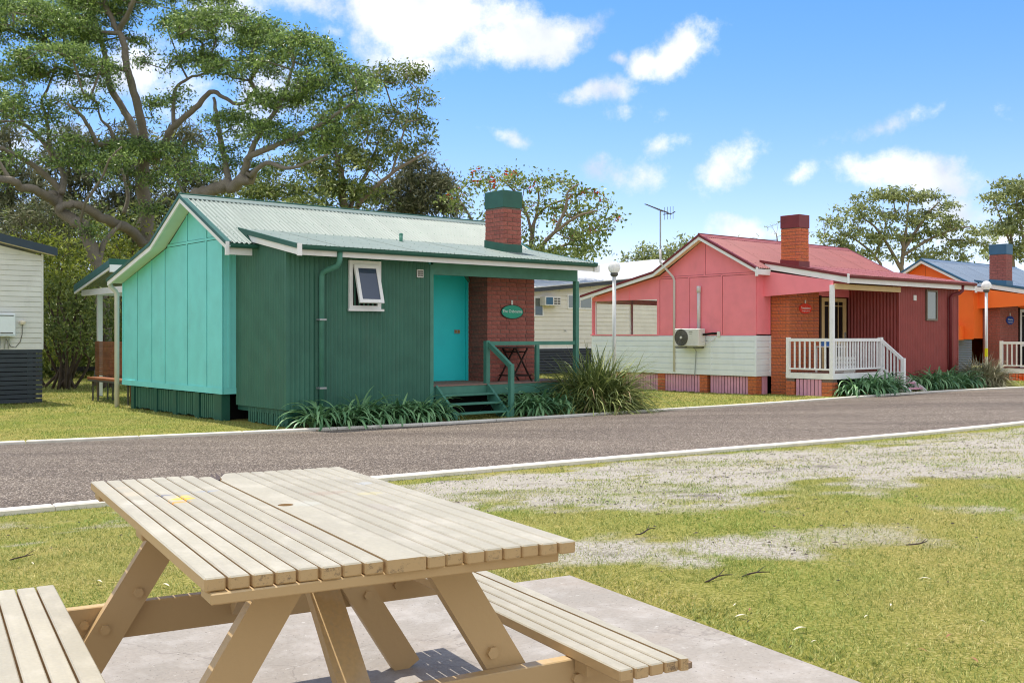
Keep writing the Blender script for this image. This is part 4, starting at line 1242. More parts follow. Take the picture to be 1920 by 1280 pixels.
# ------------------------------------------------------------------ grey house at the left, cream house behind
def grey_house():
    root = empty('weatherboard_house', 'grey white weatherboard house with dark slatted base at the left edge', 'house', (-10.57, 23.3, 0), ANG)
    z = 1.235; sl = .215
    while z < 5.2:
        t = min(z + .127, 5.2)
        # each board is cut to the raking roof line
        xr = 0 if z < 3.2 else -(z + .1 - 3.3) / sl
        if xr > -6 and z < 4.4: MB().prism([(0, z), (-.02, z), (-.012, z + .102), (0, z + .102)], 'x', -6, xr).build('weatherboard', BOARD, root)
        z += .115
    MB().box(-.02, .022, -.02, .02, 1.225, 3.34).build('corner_trim', BOARD, root)
    MB().box(-6, .02, -.018, .0, 1.20, 1.235).build('base_trim', BOARD, root)
    MB().prism([(-6, 1.2), (0, 1.2), (0, 3.3), (-6, 3.3 + 6 * sl)], 'y', .001, .02).build('wall_backing', BOARD, root)
    MB().box(0, .02, .021, 6, 1.2, 3.3).build('side_wall', BOARD, root)
    MB().prism([(.25, 3.30), (.25, 3.476), (-6, 3.476 + 6.25 * sl), (-6, 3.30 + 6.25 * sl)], 'y', -.28, -.24).build('barge_board', mat('slate_barge_paint', S(52, 66, 78), .5, .08, 5), root)
    MB().prism([(.24, 3.446), (.24, 3.476), (-6, 3.476 + 6.24 * sl), (-6, 3.446 + 6.24 * sl)], 'y', -.24, 6.2).build('roof', mat('slate_roof_steel', S(84, 94, 104), .4, .08, 4), root)
    MB().prism([(.24, 3.31), (.24, 3.33), (-6, 3.33 + 6.24 * sl), (-6, 3.31 + 6.24 * sl)], 'y', -.239, 0).build('soffit', SOFFITC, root)
    for i in range(12):
        zz = .02 + i * .1
        MB().box(-6, .0, -.02, .0, zz, zz + .083).build('base_slat', GREYB, root)
    for x in (-.25, -1.45, -2.6, -3.8, -5): MB().box(x - .05, x + .05, .001, .05, -.02, 1.2).build('slat_post', GREYB, root)
    MB().box(-6, -.05, .3, 5.9, 0, 1.15).build('dark_underfloor', DARK, root)
    h = empty('water_heater', 'white wall mounted gas water heater on the grey weatherboard house', 'water heater', (-10.57 - .82 * .7627, 23.3 - .82 * .6468, 1.49), ANG)
    MB().box(-.22, .21, -.20, -.015, 0, .50, .012).build('casing', SIDING, h)
    MB().box(-.18, .17, -.204, -.2005, .45, .468).build('exhaust_slot', DARK, h)
    MB().box(-.10, .16, -.204, -.2005, .065, .09).build('badge', ACGRILL, h)
    MB().box(-.20, .19, -.203, -.2005, .025, .037).build('badge', STEEL, h)
    for x in (-.16, -.08, .02, .10): MB().tube([(x, -.1, .0), (x, -.08, -.14), (x, -.05, -.27)], .014, 6).build('pipe', STEEL, h)
    l = empty('wall_light', 'small cream wall light with hanging cable on the grey house', 'wall light', (-10.57 - .426 * .7627, 23.3 - .426 * .6468, 1.80), ANG)
    MB().lathe([(.001, -.04), (.045, -.04), (.065, .0), (.065, .03), (.03, .05), (.001, .05)], 14, (0, -.06, 0)).build('lamp_body', SOFFITC, l)
    MB().box(-.03, .03, -.05, -.015, -.02, .03).build('bracket', SOFFITC, l)
    MB().tube([(0, -.03, -.03), (.0, -.03, -.25), (-.04, -.03, -.42), (-.14, -.03, -.55), (-.24, -.03, -.53), (-.34, -.05, -.36)], .007, 5).build('cable', ACGRILL, l)


grey_house()


def cream_house():
    yc = 13.4
    root = empty('weatherboard_house', 'cream weatherboard house with dark slatted base behind the pink cottage', 'house', TE(0, yc), ANG)
    x0, x1 = 16.5, 30.0
    rake = lambda x: 3.276 + (x - 19.225) * .0998
    z = 1.06; n = 0
    while z < 4.3:
        xa = x0 if z < rake(x0) - .1 else min(19.225 + (z + .1 - 3.276) / .0998, x1)
        if xa < x1 - .1: MB().prism([(0, z), (-.024, z), (-.014, z + .155), (0, z + .155)], 'x', xa, x1).build('weatherboard', CREAM, root)
        z += .173
    MB().prism([(x0, 1.0), (x1, 1.0), (x1, rake(x1)), (x0, rake(x0))], 'y', .001, .02).build('wall_backing', CREAM, root)
    MB().box(x0, x1, -.03, 0, 1.0, 1.06).build('base_trim', WHITE, root)
    for i in range(9): MB().box(x0, x1, -.02, 0, .02 + i * .108, .105 + i * .108).build('base_slat', GREYB, root)
    MB().box(x0 + .2, x1 - .2, .1, 5, 0, .98).build('dark_underfloor', DARK, root)
    MB().prism([(x0 - .3, rake(x0 - .3) - .02), (x1, rake(x1) - .02), (x1, rake(x1) + .15), (x0 - .3, rake(x0 - .3) + .15)], 'y', -.36, -.30).build('barge_board', GREYB, root)
    rm = mat('white_roof_steel', S(206, 206, 204), .45, .04, 3)
    xa, xb = x0 - .3, x1; za, zb = rake(xa) + .16, rake(xb) + .16
    MB().add([(xa, -.38, za), (xb, -.38, zb), (xb, 3.2, zb + .72), (xa, 3.2, za + .55), (xa, -.38, za - .03), (xb, -.38, zb - .03), (xb, 3.2, zb + .69), (xa, 3.2, za + .52)], [(0, 1, 2, 3), (7, 6, 5, 4), (0, 4, 5, 1), (1, 5, 6, 2), (2, 6, 7, 3), (3, 7, 4, 0)]).build('roof', rm, root)
    MB().box(x0, x0 + .02, .03, 5.4, 1, 3.1).build('side_wall', CREAM, root)
    for (a, b, c, d) in ((18.7, 19.64, 2.27, 3.06), (20.95, 22.35, 2.60, 3.2)):
        w = MB().box(a, b, -.05, -.018, c, d).build('window', WHITE, root)
        MB().box(a + .06, (a + b) / 2 - .03, -.056, -.0505, c + .06, d - .06).box((a + b) / 2 + .03, b - .06, -.056, -.0505, c + .06, d - .06).build('pane', GLASSP, w)
    t = MB().tube([(20.8, -.02, 1.73), (20.8, -.1, 1.73), (20.8, -.12, 1.68)], .02, 6).build('tap', STEEL, root)
    a = empty('window_air_conditioner', 'boxy window air conditioner on the cream weatherboard house', 'air conditioner', TE(19.86, yc - .02, 2.70), ANG)
    MB().box(-.42, .42, -.36, .0, 0, .36, .01).build('casing', PLASTIC, a)
    MB().box(-.38, -.02, -.367, -.3605, .05, .33).build('coil_grille', BLUEM, a)
    mb = MB()
    for i in range(2):
        for j in range(3): mb.box(.05 + i * .18, .19 + i * .18, -.367, -.3605, .06 + j * .095, .12 + j * .095)
    mb.build('louvre', ACGRILL, a)


cream_house()


def lamp_post(loc, lab, band=False):
    root = empty('lamp_post', lab, 'lamp post', loc, 0, 'globe lamp posts along the road')
    h = 3.02 if not band else 2.86
    MB().tube([(0, 0, -.05), (0, 0, h - .15)], .041, 14).build('pole', mat('pale_grey_pole_paint' + ('_b' if band else ''), S(222, 222, 220), .6, .05, 6), root, smooth=True)
    MB().lathe([(.052, h - .20), (.085, h - .17), (.085, h - .12), (.05, h - .10)], 18).build('collar', ACGRILL, root)
    g = mat('opal_globe' + ('_b' if band else ''), S(250, 250, 248), .3, .02, 2, trans=.45)
    MB().lathe([(.138 * math.sin(t), h - .138 * math.cos(t)) for t in np.linspace(.01, math.pi - .01, 15)], 24).build('globe', g, root, smooth=True)
    if band: MB().tube([(0, 0, .80), (0, 0, 1.05)], .0435, 14).build('reflective_band', mat('yellow_tape', S(224, 220, 20), .5, .05, 5), root)


lamp_post((2.27, 23.0, 0), 'globe lamp post standing behind the big tussock in front of the pink cottage')
lamp_post((13.74, 30.0, .10), 'globe lamp post with yellow band beside the orange cottage', True)


def low_fence():
    root = empty('post_and_rail_fence', 'low black post and rail fence by the bushes behind the lawn', 'fence', (-15.3, 35.3, 0))
    for i in range(5):
        MB().box(i * 2.2 - .09, i * 2.2 + .09, -.07, .07, -.05, .62).build('post', DARK, root)
        if i < 4: MB().box(i * 2.2 - .35, i * 2.2 + 2.2 - .36, -.12, -.071, .32, .46).build('rail', DARK, root)


low_fence()


# ------------------------------------------------------------------ picnic table
def paint_cream(name='chipped_cream_paint', col=S(172, 165, 146), k=1.):
    m = mat(name, col, .55, .05, 3.5, bump=.12, bscale=45, rnd=.07, fine=.05)
    n, l = m.node_tree.nodes, m.node_tree.links; p = n['Principled BSDF']
    tc = n.new('ShaderNodeTexCoord'); src = p.inputs['Base Color'].links[0].from_socket

    def layer(src, fac, col):
        mx = n.new('ShaderNodeMix'); mx.data_type = 'RGBA'; mx.inputs['B'].default_value = (*col, 1)
        l.new(fac, mx.inputs['Factor']); l.new(src, mx.inputs['A']); return mx.outputs['Result']

    def noise(scale, detail, sc=(1, 1, 1), rough=.6, loc=(0, 0, 0)):
        mp = n.new('ShaderNodeMapping'); mp.inputs['Scale'].default_value = sc; mp.inputs['Location'].default_value = loc
        l.new(tc.outputs['Object'], mp.inputs['Vector'])
        q = n.new('ShaderNodeTexNoise'); q.inputs['Scale'].default_value = scale; q.inputs['Detail'].default_value = detail; q.inputs['Roughness'].default_value = rough
        l.new(mp.outputs[0], q.inputs['Vector']); return q.outputs['Fac']

    def rng(s, a, b, k):
        q = n.new('ShaderNodeMapRange'); q.inputs['From Min'].default_value = a; q.inputs['From Max'].default_value = b; q.inputs['To Max'].default_value = k
        l.new(s, q.inputs['Value']); return q.outputs[0]

    def mth(op, a, b):
        q = n.new('ShaderNodeMath'); q.operation = op
        for i, v in enumerate((a, b)):
            if isinstance(v, float): q.inputs[i].default_value = v
            else: l.new(v, q.inputs[i])
        return q.outputs[0]
    src = layer(src, rng(noise(60, 5, (1, .045, 1), .65, (3, 2, 0)), .48, .72, .28), (.32, .29, .24))
    src = layer(src, rng(noise(9, 4, (1, .6, 1), .6, (8, 3, 0)), .50, .72, .25), (.72, .66, .55))
    # worn dirt drawn along the grain, cracks on the end grain, chips
    src = layer(src, rng(noise(7, 8, (1, .22, 1), .75), .50, .76, .34 * k), (.27, .24, .20))
    src = layer(src, rng(noise(28, 6, (1, .3, 1), .8, (4, 1, 2)), .67, .73, .75 * k), (.10, .075, .055))
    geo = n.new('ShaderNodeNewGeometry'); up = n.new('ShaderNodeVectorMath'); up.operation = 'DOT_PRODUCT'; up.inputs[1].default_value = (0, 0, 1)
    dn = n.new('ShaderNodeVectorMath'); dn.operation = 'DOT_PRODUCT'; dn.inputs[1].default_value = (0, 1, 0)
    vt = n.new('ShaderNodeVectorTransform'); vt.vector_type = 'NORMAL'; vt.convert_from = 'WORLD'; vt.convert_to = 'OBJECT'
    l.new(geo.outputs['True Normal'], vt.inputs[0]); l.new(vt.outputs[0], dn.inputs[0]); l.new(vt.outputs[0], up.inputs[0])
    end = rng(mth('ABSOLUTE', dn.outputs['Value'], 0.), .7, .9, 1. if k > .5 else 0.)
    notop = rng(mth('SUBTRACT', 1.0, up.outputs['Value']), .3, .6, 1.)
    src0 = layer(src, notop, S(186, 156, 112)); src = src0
    crack = rng(noise(30, 8, (.8, 1, 1), .85, (2, 7, 1)), .54, .62, .75)
    src = layer(src, mth('MULTIPLY', crack, end), (.07, .05, .04))

    def blob(x, y, rx, ry, col, k, seed):
        mp = n.new('ShaderNodeMapping'); mp.vector_type = 'TEXTURE'; mp.inputs['Location'].default_value = (x, y, .75); mp.inputs['Scale'].default_value = (rx, ry, .3)
        l.new(tc.outputs['Object'], mp.inputs['Vector'])
        ln = n.new('ShaderNodeVectorMath'); ln.operation = 'LENGTH'; l.new(mp.outputs[0], ln.inputs[0])
        e = mth('SUBTRACT', mth('ADD', 1.0, mth('MULTIPLY', noise(34, 5, (1, 1, 1), .7, (seed, 0, 0)), 1.3)), mth('ADD', ln.outputs['Value'], .75))
        return rng(e, .02, .32, k), col
    for i, b in enumerate(STAINS):
        f, c = blob(*b, i * 3.1); src = layer(src, f, c)
    l.new(src, p.inputs['Base Color'])
    return m


STAINS = [(-.262, .31, .05, .03, (.85, .48, .03), .9), (-.285, .245, .045, .02, (.80, .33, .02), .8), (-.245, .36, .03, .03, (.85, .55, .08), .7),
          (-.30, .415, .035, .02, (.16, .16, .22), .75), (-.155, .435, .05, .02, (.30, .33, .40), .7), (-.22, .43, .025, .015, (.35, .38, .44), .6),
          (-.385, .50, .05, .07, (.55, .46, .33), .5), (-.41, .31, .045, .07, (.60, .55, .45), .45), (-.40, .66, .05, .03, (.5, .42, .3), .5),
          (.18, .20, .10, .05, (.36, .27, .20), .5), (.05, .02, .06, .06, (.52, .58, .55), .18), (.30, .12, .05, .04, (.55, .48, .22), .4), (.23, -.15, .05, .09, (.35, .3, .26), .35),
          (-.12, -.35, .03, .12, (.35, .3, .26), .4), (.37, .35, .04, .04, (.45, .5, .55), .35)]


def picnic_table():
    root = empty('picnic_table', 'worn cream painted timber picnic table with attached benches on the concrete pad', 'picnic table', (SLAB_C[0], SLAB_C[1], .235), SLAB_A)
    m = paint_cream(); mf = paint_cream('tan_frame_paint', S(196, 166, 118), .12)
    W, L = .925, 1.71; zt = .746; th = .031
    u = W / 18; x = -W / 2; i = 0
    while i < 18:
        k = 2 if i == 8 else 1
        a, b = x + i * u + .0027, x + (i + k) * u - .0027
        sk = -.045 * (a + b) / 2; y0, y1 = -L / 2 + sk + random.uniform(-.006, .006), L / 2 + sk + random.uniform(-.008, .008)
        mb = MB()
        if k == 2:   # wide board with the umbrella hole and a rotted far corner
            n = 20; cx, cy, r = (a + b) / 2 - .012, .03, .024
            bm = bmesh.new()
            outer = [(a, y0), (b, y0), (b, y1), (a + .062, y1), (a + .052, y1 - .02), (a + .045, y1 - .035), (a + .03, y1 - .075), (a + .018, y1 - .10), (a + .012, y1 - .15), (a, y1 - .18)]
            vo = [bm.verts.new((p[0], p[1], zt)) for p in outer]
            vi = [bm.verts.new((cx + r * math.cos(2 * math.pi * t / n), cy + r * math.sin(2 * math.pi * t / n), zt)) for t in range(n)]
            ed = [bm.edges.new((vo[j], vo[(j + 1) % len(vo)])) for j in range(len(vo))] + [bm.edges.new((vi[j], vi[(j + 1) % n])) for j in range(n)]
            bmesh.ops.triangle_fill(bm, edges=ed, use_beauty=True)
            ex = bmesh.ops.extrude_face_region(bm, geom=bm.faces[:])
            bmesh.ops.translate(bm, vec=(0, 0, -th), verts=[v for v in ex['geom'] if isinstance(v, bmesh.types.BMVert)])
            bmesh.ops.recalc_face_normals(bm, faces=bm.faces[:])
            me = bpy.data.meshes.new('plank'); bm.to_mesh(me); bm.free(); link_mesh('plank', me, m, root)
        else:
            y1b = y1 - (.07 if i == 7 else 0)
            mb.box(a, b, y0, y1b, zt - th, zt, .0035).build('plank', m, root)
        i += k
    sp = MB()
    for t, w_ in ((-.01, .02), (.01, .03), (.03, .02)): sp.add([(-.045 + t, .80, zt - .02), (-.02 + t, .81, zt - .012), (-.03 + t, .845 + w_, zt + .004), (-.04 + t, .80, zt - .03)], [(0, 1, 2), (0, 3, 2), (1, 3, 2)])
    sp.build('splinter', BROWN, root)
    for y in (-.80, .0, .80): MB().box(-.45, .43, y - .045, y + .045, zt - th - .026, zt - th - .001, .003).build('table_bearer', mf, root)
    # legs, rails, braces
    zb = .40 - .033
    for s, yl in ((-1, -.60), (1, .56)):
        for sx in (-1, 1):
            p1 = Vector((sx * .205, yl, zt - th - .034)); p0 = Vector((sx * .205 + sx * .625 * (zt - th - .034), yl, 0))
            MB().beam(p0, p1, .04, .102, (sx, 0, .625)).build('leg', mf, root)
            ys = yl + (.0205 if s < 0 else -.0205)
            d = (p1 - p0).normalized()
            for q in (.30, .41):
                c = p0 + d * (q / d.z * 1.0) + Vector((sx * (-.018 if q > .35 else .018), 0, 0)); yy = yl - .0205
                MB().prism([(c.x + .017 * math.cos(t), c.z + .017 * math.sin(t)) for t in np.linspace(0, 2 * math.pi, 7)[:-1]], 'y', yy - .012, yy + .001).build('bolt', mf, root)
        yb = yl + (.045 if s > 0 else -.045)
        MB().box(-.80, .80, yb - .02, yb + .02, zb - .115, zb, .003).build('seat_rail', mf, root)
        for xx in (-.52, .41, .60):
            MB().prism([(xx + .016 * math.cos(t), zb - .055 + .016 * math.sin(t)) for t in np.linspace(0, 2 * math.pi, 7)[:-1]], 'y', yb - .032, yb - .019).build('bolt', mf, root)
    for s in (-1, 1):
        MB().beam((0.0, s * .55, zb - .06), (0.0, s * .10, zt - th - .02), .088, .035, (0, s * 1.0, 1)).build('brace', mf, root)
    # benches
    for s, n in ((1, 5), (-1, 4)):
        xa, xb = .582, .829
        u = (xb - xa) / n
        for i in range(n):
            a, b = xa + i * u + .003, xa + (i + 1) * u - .003
            if s < 0: a, b = -b, -a
            y0, y1 = -.894 + random.uniform(-.005, .005), .84 + random.uniform(-.005, .005)
            if s > 0 and i == n - 1:   # outer board is split and rotted at the near end
                outl = [(a, y0), (a + .022, y0 - .004), (a + .028, y0 + .03), (a + .024, y0 + .05), (a + .031, y0 + .09), (a + .022, y0 + .14), (a + .034, y0 + .24), (a + .030, y0 + .36), (a + .036, y0 + .5), (a + .033, y0 + .66), (a + .041, y0 + .8), (a + .040, y0 + .95), (b, y0 + 1.1), (b, y1), (a, y1)]
                MB().prism(outl, 'z', .40 - .032, .40).build('bench_plank', m, root, )
                MB().prism([(a + .02, y0 + .005), (a + .048, y0 + .012), (a + .05, y0 + .03), (a + .036, y0 + .06), (a + .02, y0 + .1)], 'z', .40 - .034, .40 - .018).build('splinter', mat('rotted_grey_wood', S(128, 108, 88), .9, .3, 30, bump=.6), root)
            else:
                MB().box(a, b, y0, y1, .40 - .032, .40, .0035).build('bench_plank', m, root)
        for y in (-.70, 0, .72):
            MB().box(s * (xa + .01) if s > 0 else -xb + .01, xb - .01 if s > 0 else -xa - .01, y - .03, y + .03, .40 - .065, .40 - .0325).build('bench_cleat', mf, root)
    return root


picnic_table()


# ------------------------------------------------------------------ plants
STRAP = mat('strappy_leaf', S(92, 146, 98), .38, .15, 5, island=.35, col2=S(132, 168, 118), trans=.2, spec=.5)
TUSS = mat('tussock_blade', S(100, 124, 60), .5, .15, 5, island=.4, col2=S(150, 156, 92), trans=.3)
TUSSD = mat('dry_tussock_blade', S(176, 154, 112), .6, .15, 5, island=.3, col2=S(140, 112, 84), trans=.15)
TUSSP = mat('pale_striped_blade', S(116, 118, 84), .5, .15, 5, island=.35, col2=S(190, 184, 150), trans=.15)


DEADL = mat('dead_strap_leaf', S(176, 150, 96), .7, .15, 5, island=.3, col2=S(128, 100, 66))


def arc_leaves(name, material, parent, n, length, width, elev, droop, base_r, seed, segs=7, az=(0, 2 * math.pi), loc=None):
    """Arching blades from a common base: V-folded strips that rise and bend over."""
    rg = np.random.default_rng(seed)
    t = np.linspace(0, 1, segs + 1)
    A = rg.uniform(az[0], az[1], n); Ln = length * rg.uniform(.6, 1.15, n); E0 = np.radians(rg.uniform(elev[0], elev[1], n)); Dr = rg.uniform(droop[0], droop[1], n)
    bx = base_r * rg.normal(0, .5, n); by = base_r * rg.normal(0, .5, n); tw = rg.normal(0, .25, n)
    V = np.zeros((n, segs + 1, 3, 3)); x = np.zeros(n); z = np.zeros(n)
    for k, tt in enumerate(t):
        el = E0 - Dr * tt ** 1.4
        if k: x = x + np.cos(el) * Ln / segs; z = z + np.sin(el) * Ln / segs
        w = width * rg.uniform(.97, 1.03, n) * (0.65 + .5 * tt) * (1 - tt ** 4) * .5 + .0012
        ca, sa = np.cos(A + tw * tt), np.sin(A + tw * tt); fold = w * .45
        c = np.stack([bx + ca * x, by + sa * x, np.maximum(z, .012)], -1); sd = np.stack([-sa, ca, np.zeros(n)], -1)
        V[:, k, 0] = c - sd * w[:, None]; V[:, k, 0, 2] += fold; V[:, k, 2] = c + sd * w[:, None]; V[:, k, 2, 2] += fold; V[:, k, 1] = c
    b = (np.arange(n) * (segs + 1) * 3)[:, None, None] + (np.arange(segs) * 3)[None, :, None] + np.arange(2)[None, None, :]
    F = np.stack([b, b + 1, b + 4, b + 3], -1).reshape(-1, 4)
    me = fast_mesh(name, V.reshape(-1, 3), F); me.shade_smooth()
    return link_mesh(name, me, material, parent, loc)


def strappy(loc, lab, seed, k=1., grp='strappy clumps along the cottage fronts'):
    root = empty('strappy_plant', lab, 'plant', loc, 0, grp)
    arc_leaves('leaves', STRAP, root, 84, .74 * k, .052, (46, 86), (1.5, 2.9), .16, seed, 9)
    k *= random.uniform(.82, 1.14)
    arc_leaves('dead_leaves', DEADL, root, random.randint(3, 9), .55 * k, .04, (10, 50), (1.2, 2.6), .2, seed + 900)
    arc_leaves('upright_leaves', STRAP, root, random.randint(6, 16), .62 * k, .045, (62, 86), (.7, 1.8), .10, seed + 500)


ORD = ['first', 'second', 'third', 'fourth', 'fifth', 'sixth', 'seventh', 'eighth']
sd = 10
bed1 = [(.62, -2.30), (1.02, -2.42), (1.40, -2.32), (1.78, -2.45), (2.14, -2.35), (2.48, -2.44), (2.78, -2.34)]
for i, (x, y) in enumerate(bed1):
    strappy(TE(x, y, 0), '%s strappy green clump from the left end of the bed under the awning window' % ORD[i], sd, 1.0 if i % 2 else 1.1); sd += 1
for i, (x, y) in enumerate([(4.95, -2.28), (5.15, -2.5), (5.40, -2.28), (5.70, -2.45), (6.0, -2.3)]):
    strappy(TE(x, y, 0), '%s strappy green clump right of the green stairs, counting from the newel post' % ORD[i], sd, 1.05); sd += 1
for i, (x, y) in enumerate([(.62, -2.42), (.98, -2.62), (1.32, -2.40), (1.62, -2.66), (1.95, -2.42)]):
    w = PK(x, y); strappy((w.x, w.y, float(rise(w.x))), '%s strappy clump from the left in front of the white balustrade' % ORD[i], sd, 1.1); sd += 1
for i, (x, y) in enumerate([(3.62, -2.38), (3.95, -2.62), (4.25, -2.42), (4.7, -2.66), (5.1, -2.45), (5.55, -2.65), (5.95, -2.45), (6.35, -2.62)]):
    w = PK(x, y); strappy((w.x, w.y, float(rise(w.x))), '%s strappy clump from the pink stairs along the maroon wall' % ORD[i], sd, 1.15); sd += 1


def tussock(loc, lab, r, seed, pale=False):
    root = empty('tussock_plant', lab, 'plant', loc)
    m = TUSSP if pale else TUSS
    arc_leaves('blades', m, root, 1500, 1.0 * r, .018 * r, (18, 86), (.8, 2.3), .38 * r, seed, 7)
    arc_leaves('upright_blades', m, root, 190, .95 * r, .016 * r, (50, 89), (.1, .8), .25 * r, seed + 1, 6)
    arc_leaves('dry_blades', TUSSD, root, 230, .9 * r, .015 * r, (10, 70), (.8, 2.4), .34 * r, seed + 2, 7)


tussock((1.70, 20.75, 0), 'large spiky grass tussock by the kerb right of the green porch', 1.42, 900)
tussock((12.75, 28.1, .11), 'pale striped grass tussock by the kerb before the orange cottage', .95, 950, True)


# ------------------------------------------------------------------ trees
def at(px, py, d):
    """a point d metres away along the view direction of the surveyed photo point"""
    return Vector(((px - 960) * d / 1942, d, 1.5 - (py - 630) * d / 1942))


BARK = mat('rough_grey_brown_bark', S(152, 143, 128), .95, .32, 3.5, bump=1.0, bscale=12, fine=.4, col2=S(98, 90, 80))
BARKG = mat('pale_grey_bark', S(166, 150, 132), .9, .2, 3, bump=.5, bscale=20, col2=S(104, 92, 80))
BARKD = mat('dark_shrub_stems', S(92, 78, 66), .9, .25, 4, bump=.4)
LEAF_GUM = mat('gum_leaf', S(84, 120, 58), .42, .12, .8, island=.45, col2=S(148, 168, 92), trans=.3, spec=.5)
LEAF_DK = mat('dark_gum_leaf', S(98, 122, 60), .45, .12, .8, island=.4, col2=S(134, 142, 76), trans=.32)
LEAF_OAK = mat('she_oak_needle', S(96, 108, 70), .6, .12, .8, island=.35, col2=S(128, 126, 96), trans=.2)
LEAF_GREY = mat('grey_green_leaf', S(124, 140, 88), .5, .12, .8, island=.35, col2=S(168, 174, 122), trans=.38)
LEAF_YEL = mat('yellow_green_leaf', S(104, 124, 40), .45, .12, .8, island=.35, col2=S(170, 176, 72), trans=.35)
LEAF_CORAL = mat('coral_tree_leaf', S(112, 142, 68), .5, .12, .8, island=.4, col2=S(156, 166, 98), trans=.3)
PETAL = mat('red_coral_flower', S(196, 64, 36), .5, .15, 3, island=.3, trans=.2)


def leaf_mesh(name, ctr, rad, per, size, material, parent, rg, squash=.65, aspect=.34, hang=.35):
    N = len(ctr); n = N * per
    c = np.repeat(ctr, per, 0); r = np.repeat(np.broadcast_to(rad, (N,)), per)
    off = rg.normal(0, .48, (n, 3)); off[:, 2] *= squash
    p = c + off * r[:, None]
    d = rg.normal(0, 1, (n, 3)); d[:, 2] -= hang; d /= np.linalg.norm(d, axis=1)[:, None]
    L = size * rg.uniform(.6, 1.35, n)[:, None]
    s = np.cross(d, rg.normal(0, 1, (n, 3))); s /= np.linalg.norm(s, axis=1)[:, None] + 1e-9
    nz = np.cross(s, d)
    V = np.stack([p, p + d * L * .5 + s * L * aspect * .5 + nz * L * .06, p + d * L, p + d * L * .5 - s * L * aspect * .5 + nz * L * .06], 1).reshape(-1, 3)
    F = np.arange(n * 4).reshape(-1, 4)
    return link_mesh(name, fast_mesh(name, V, F), material, parent)


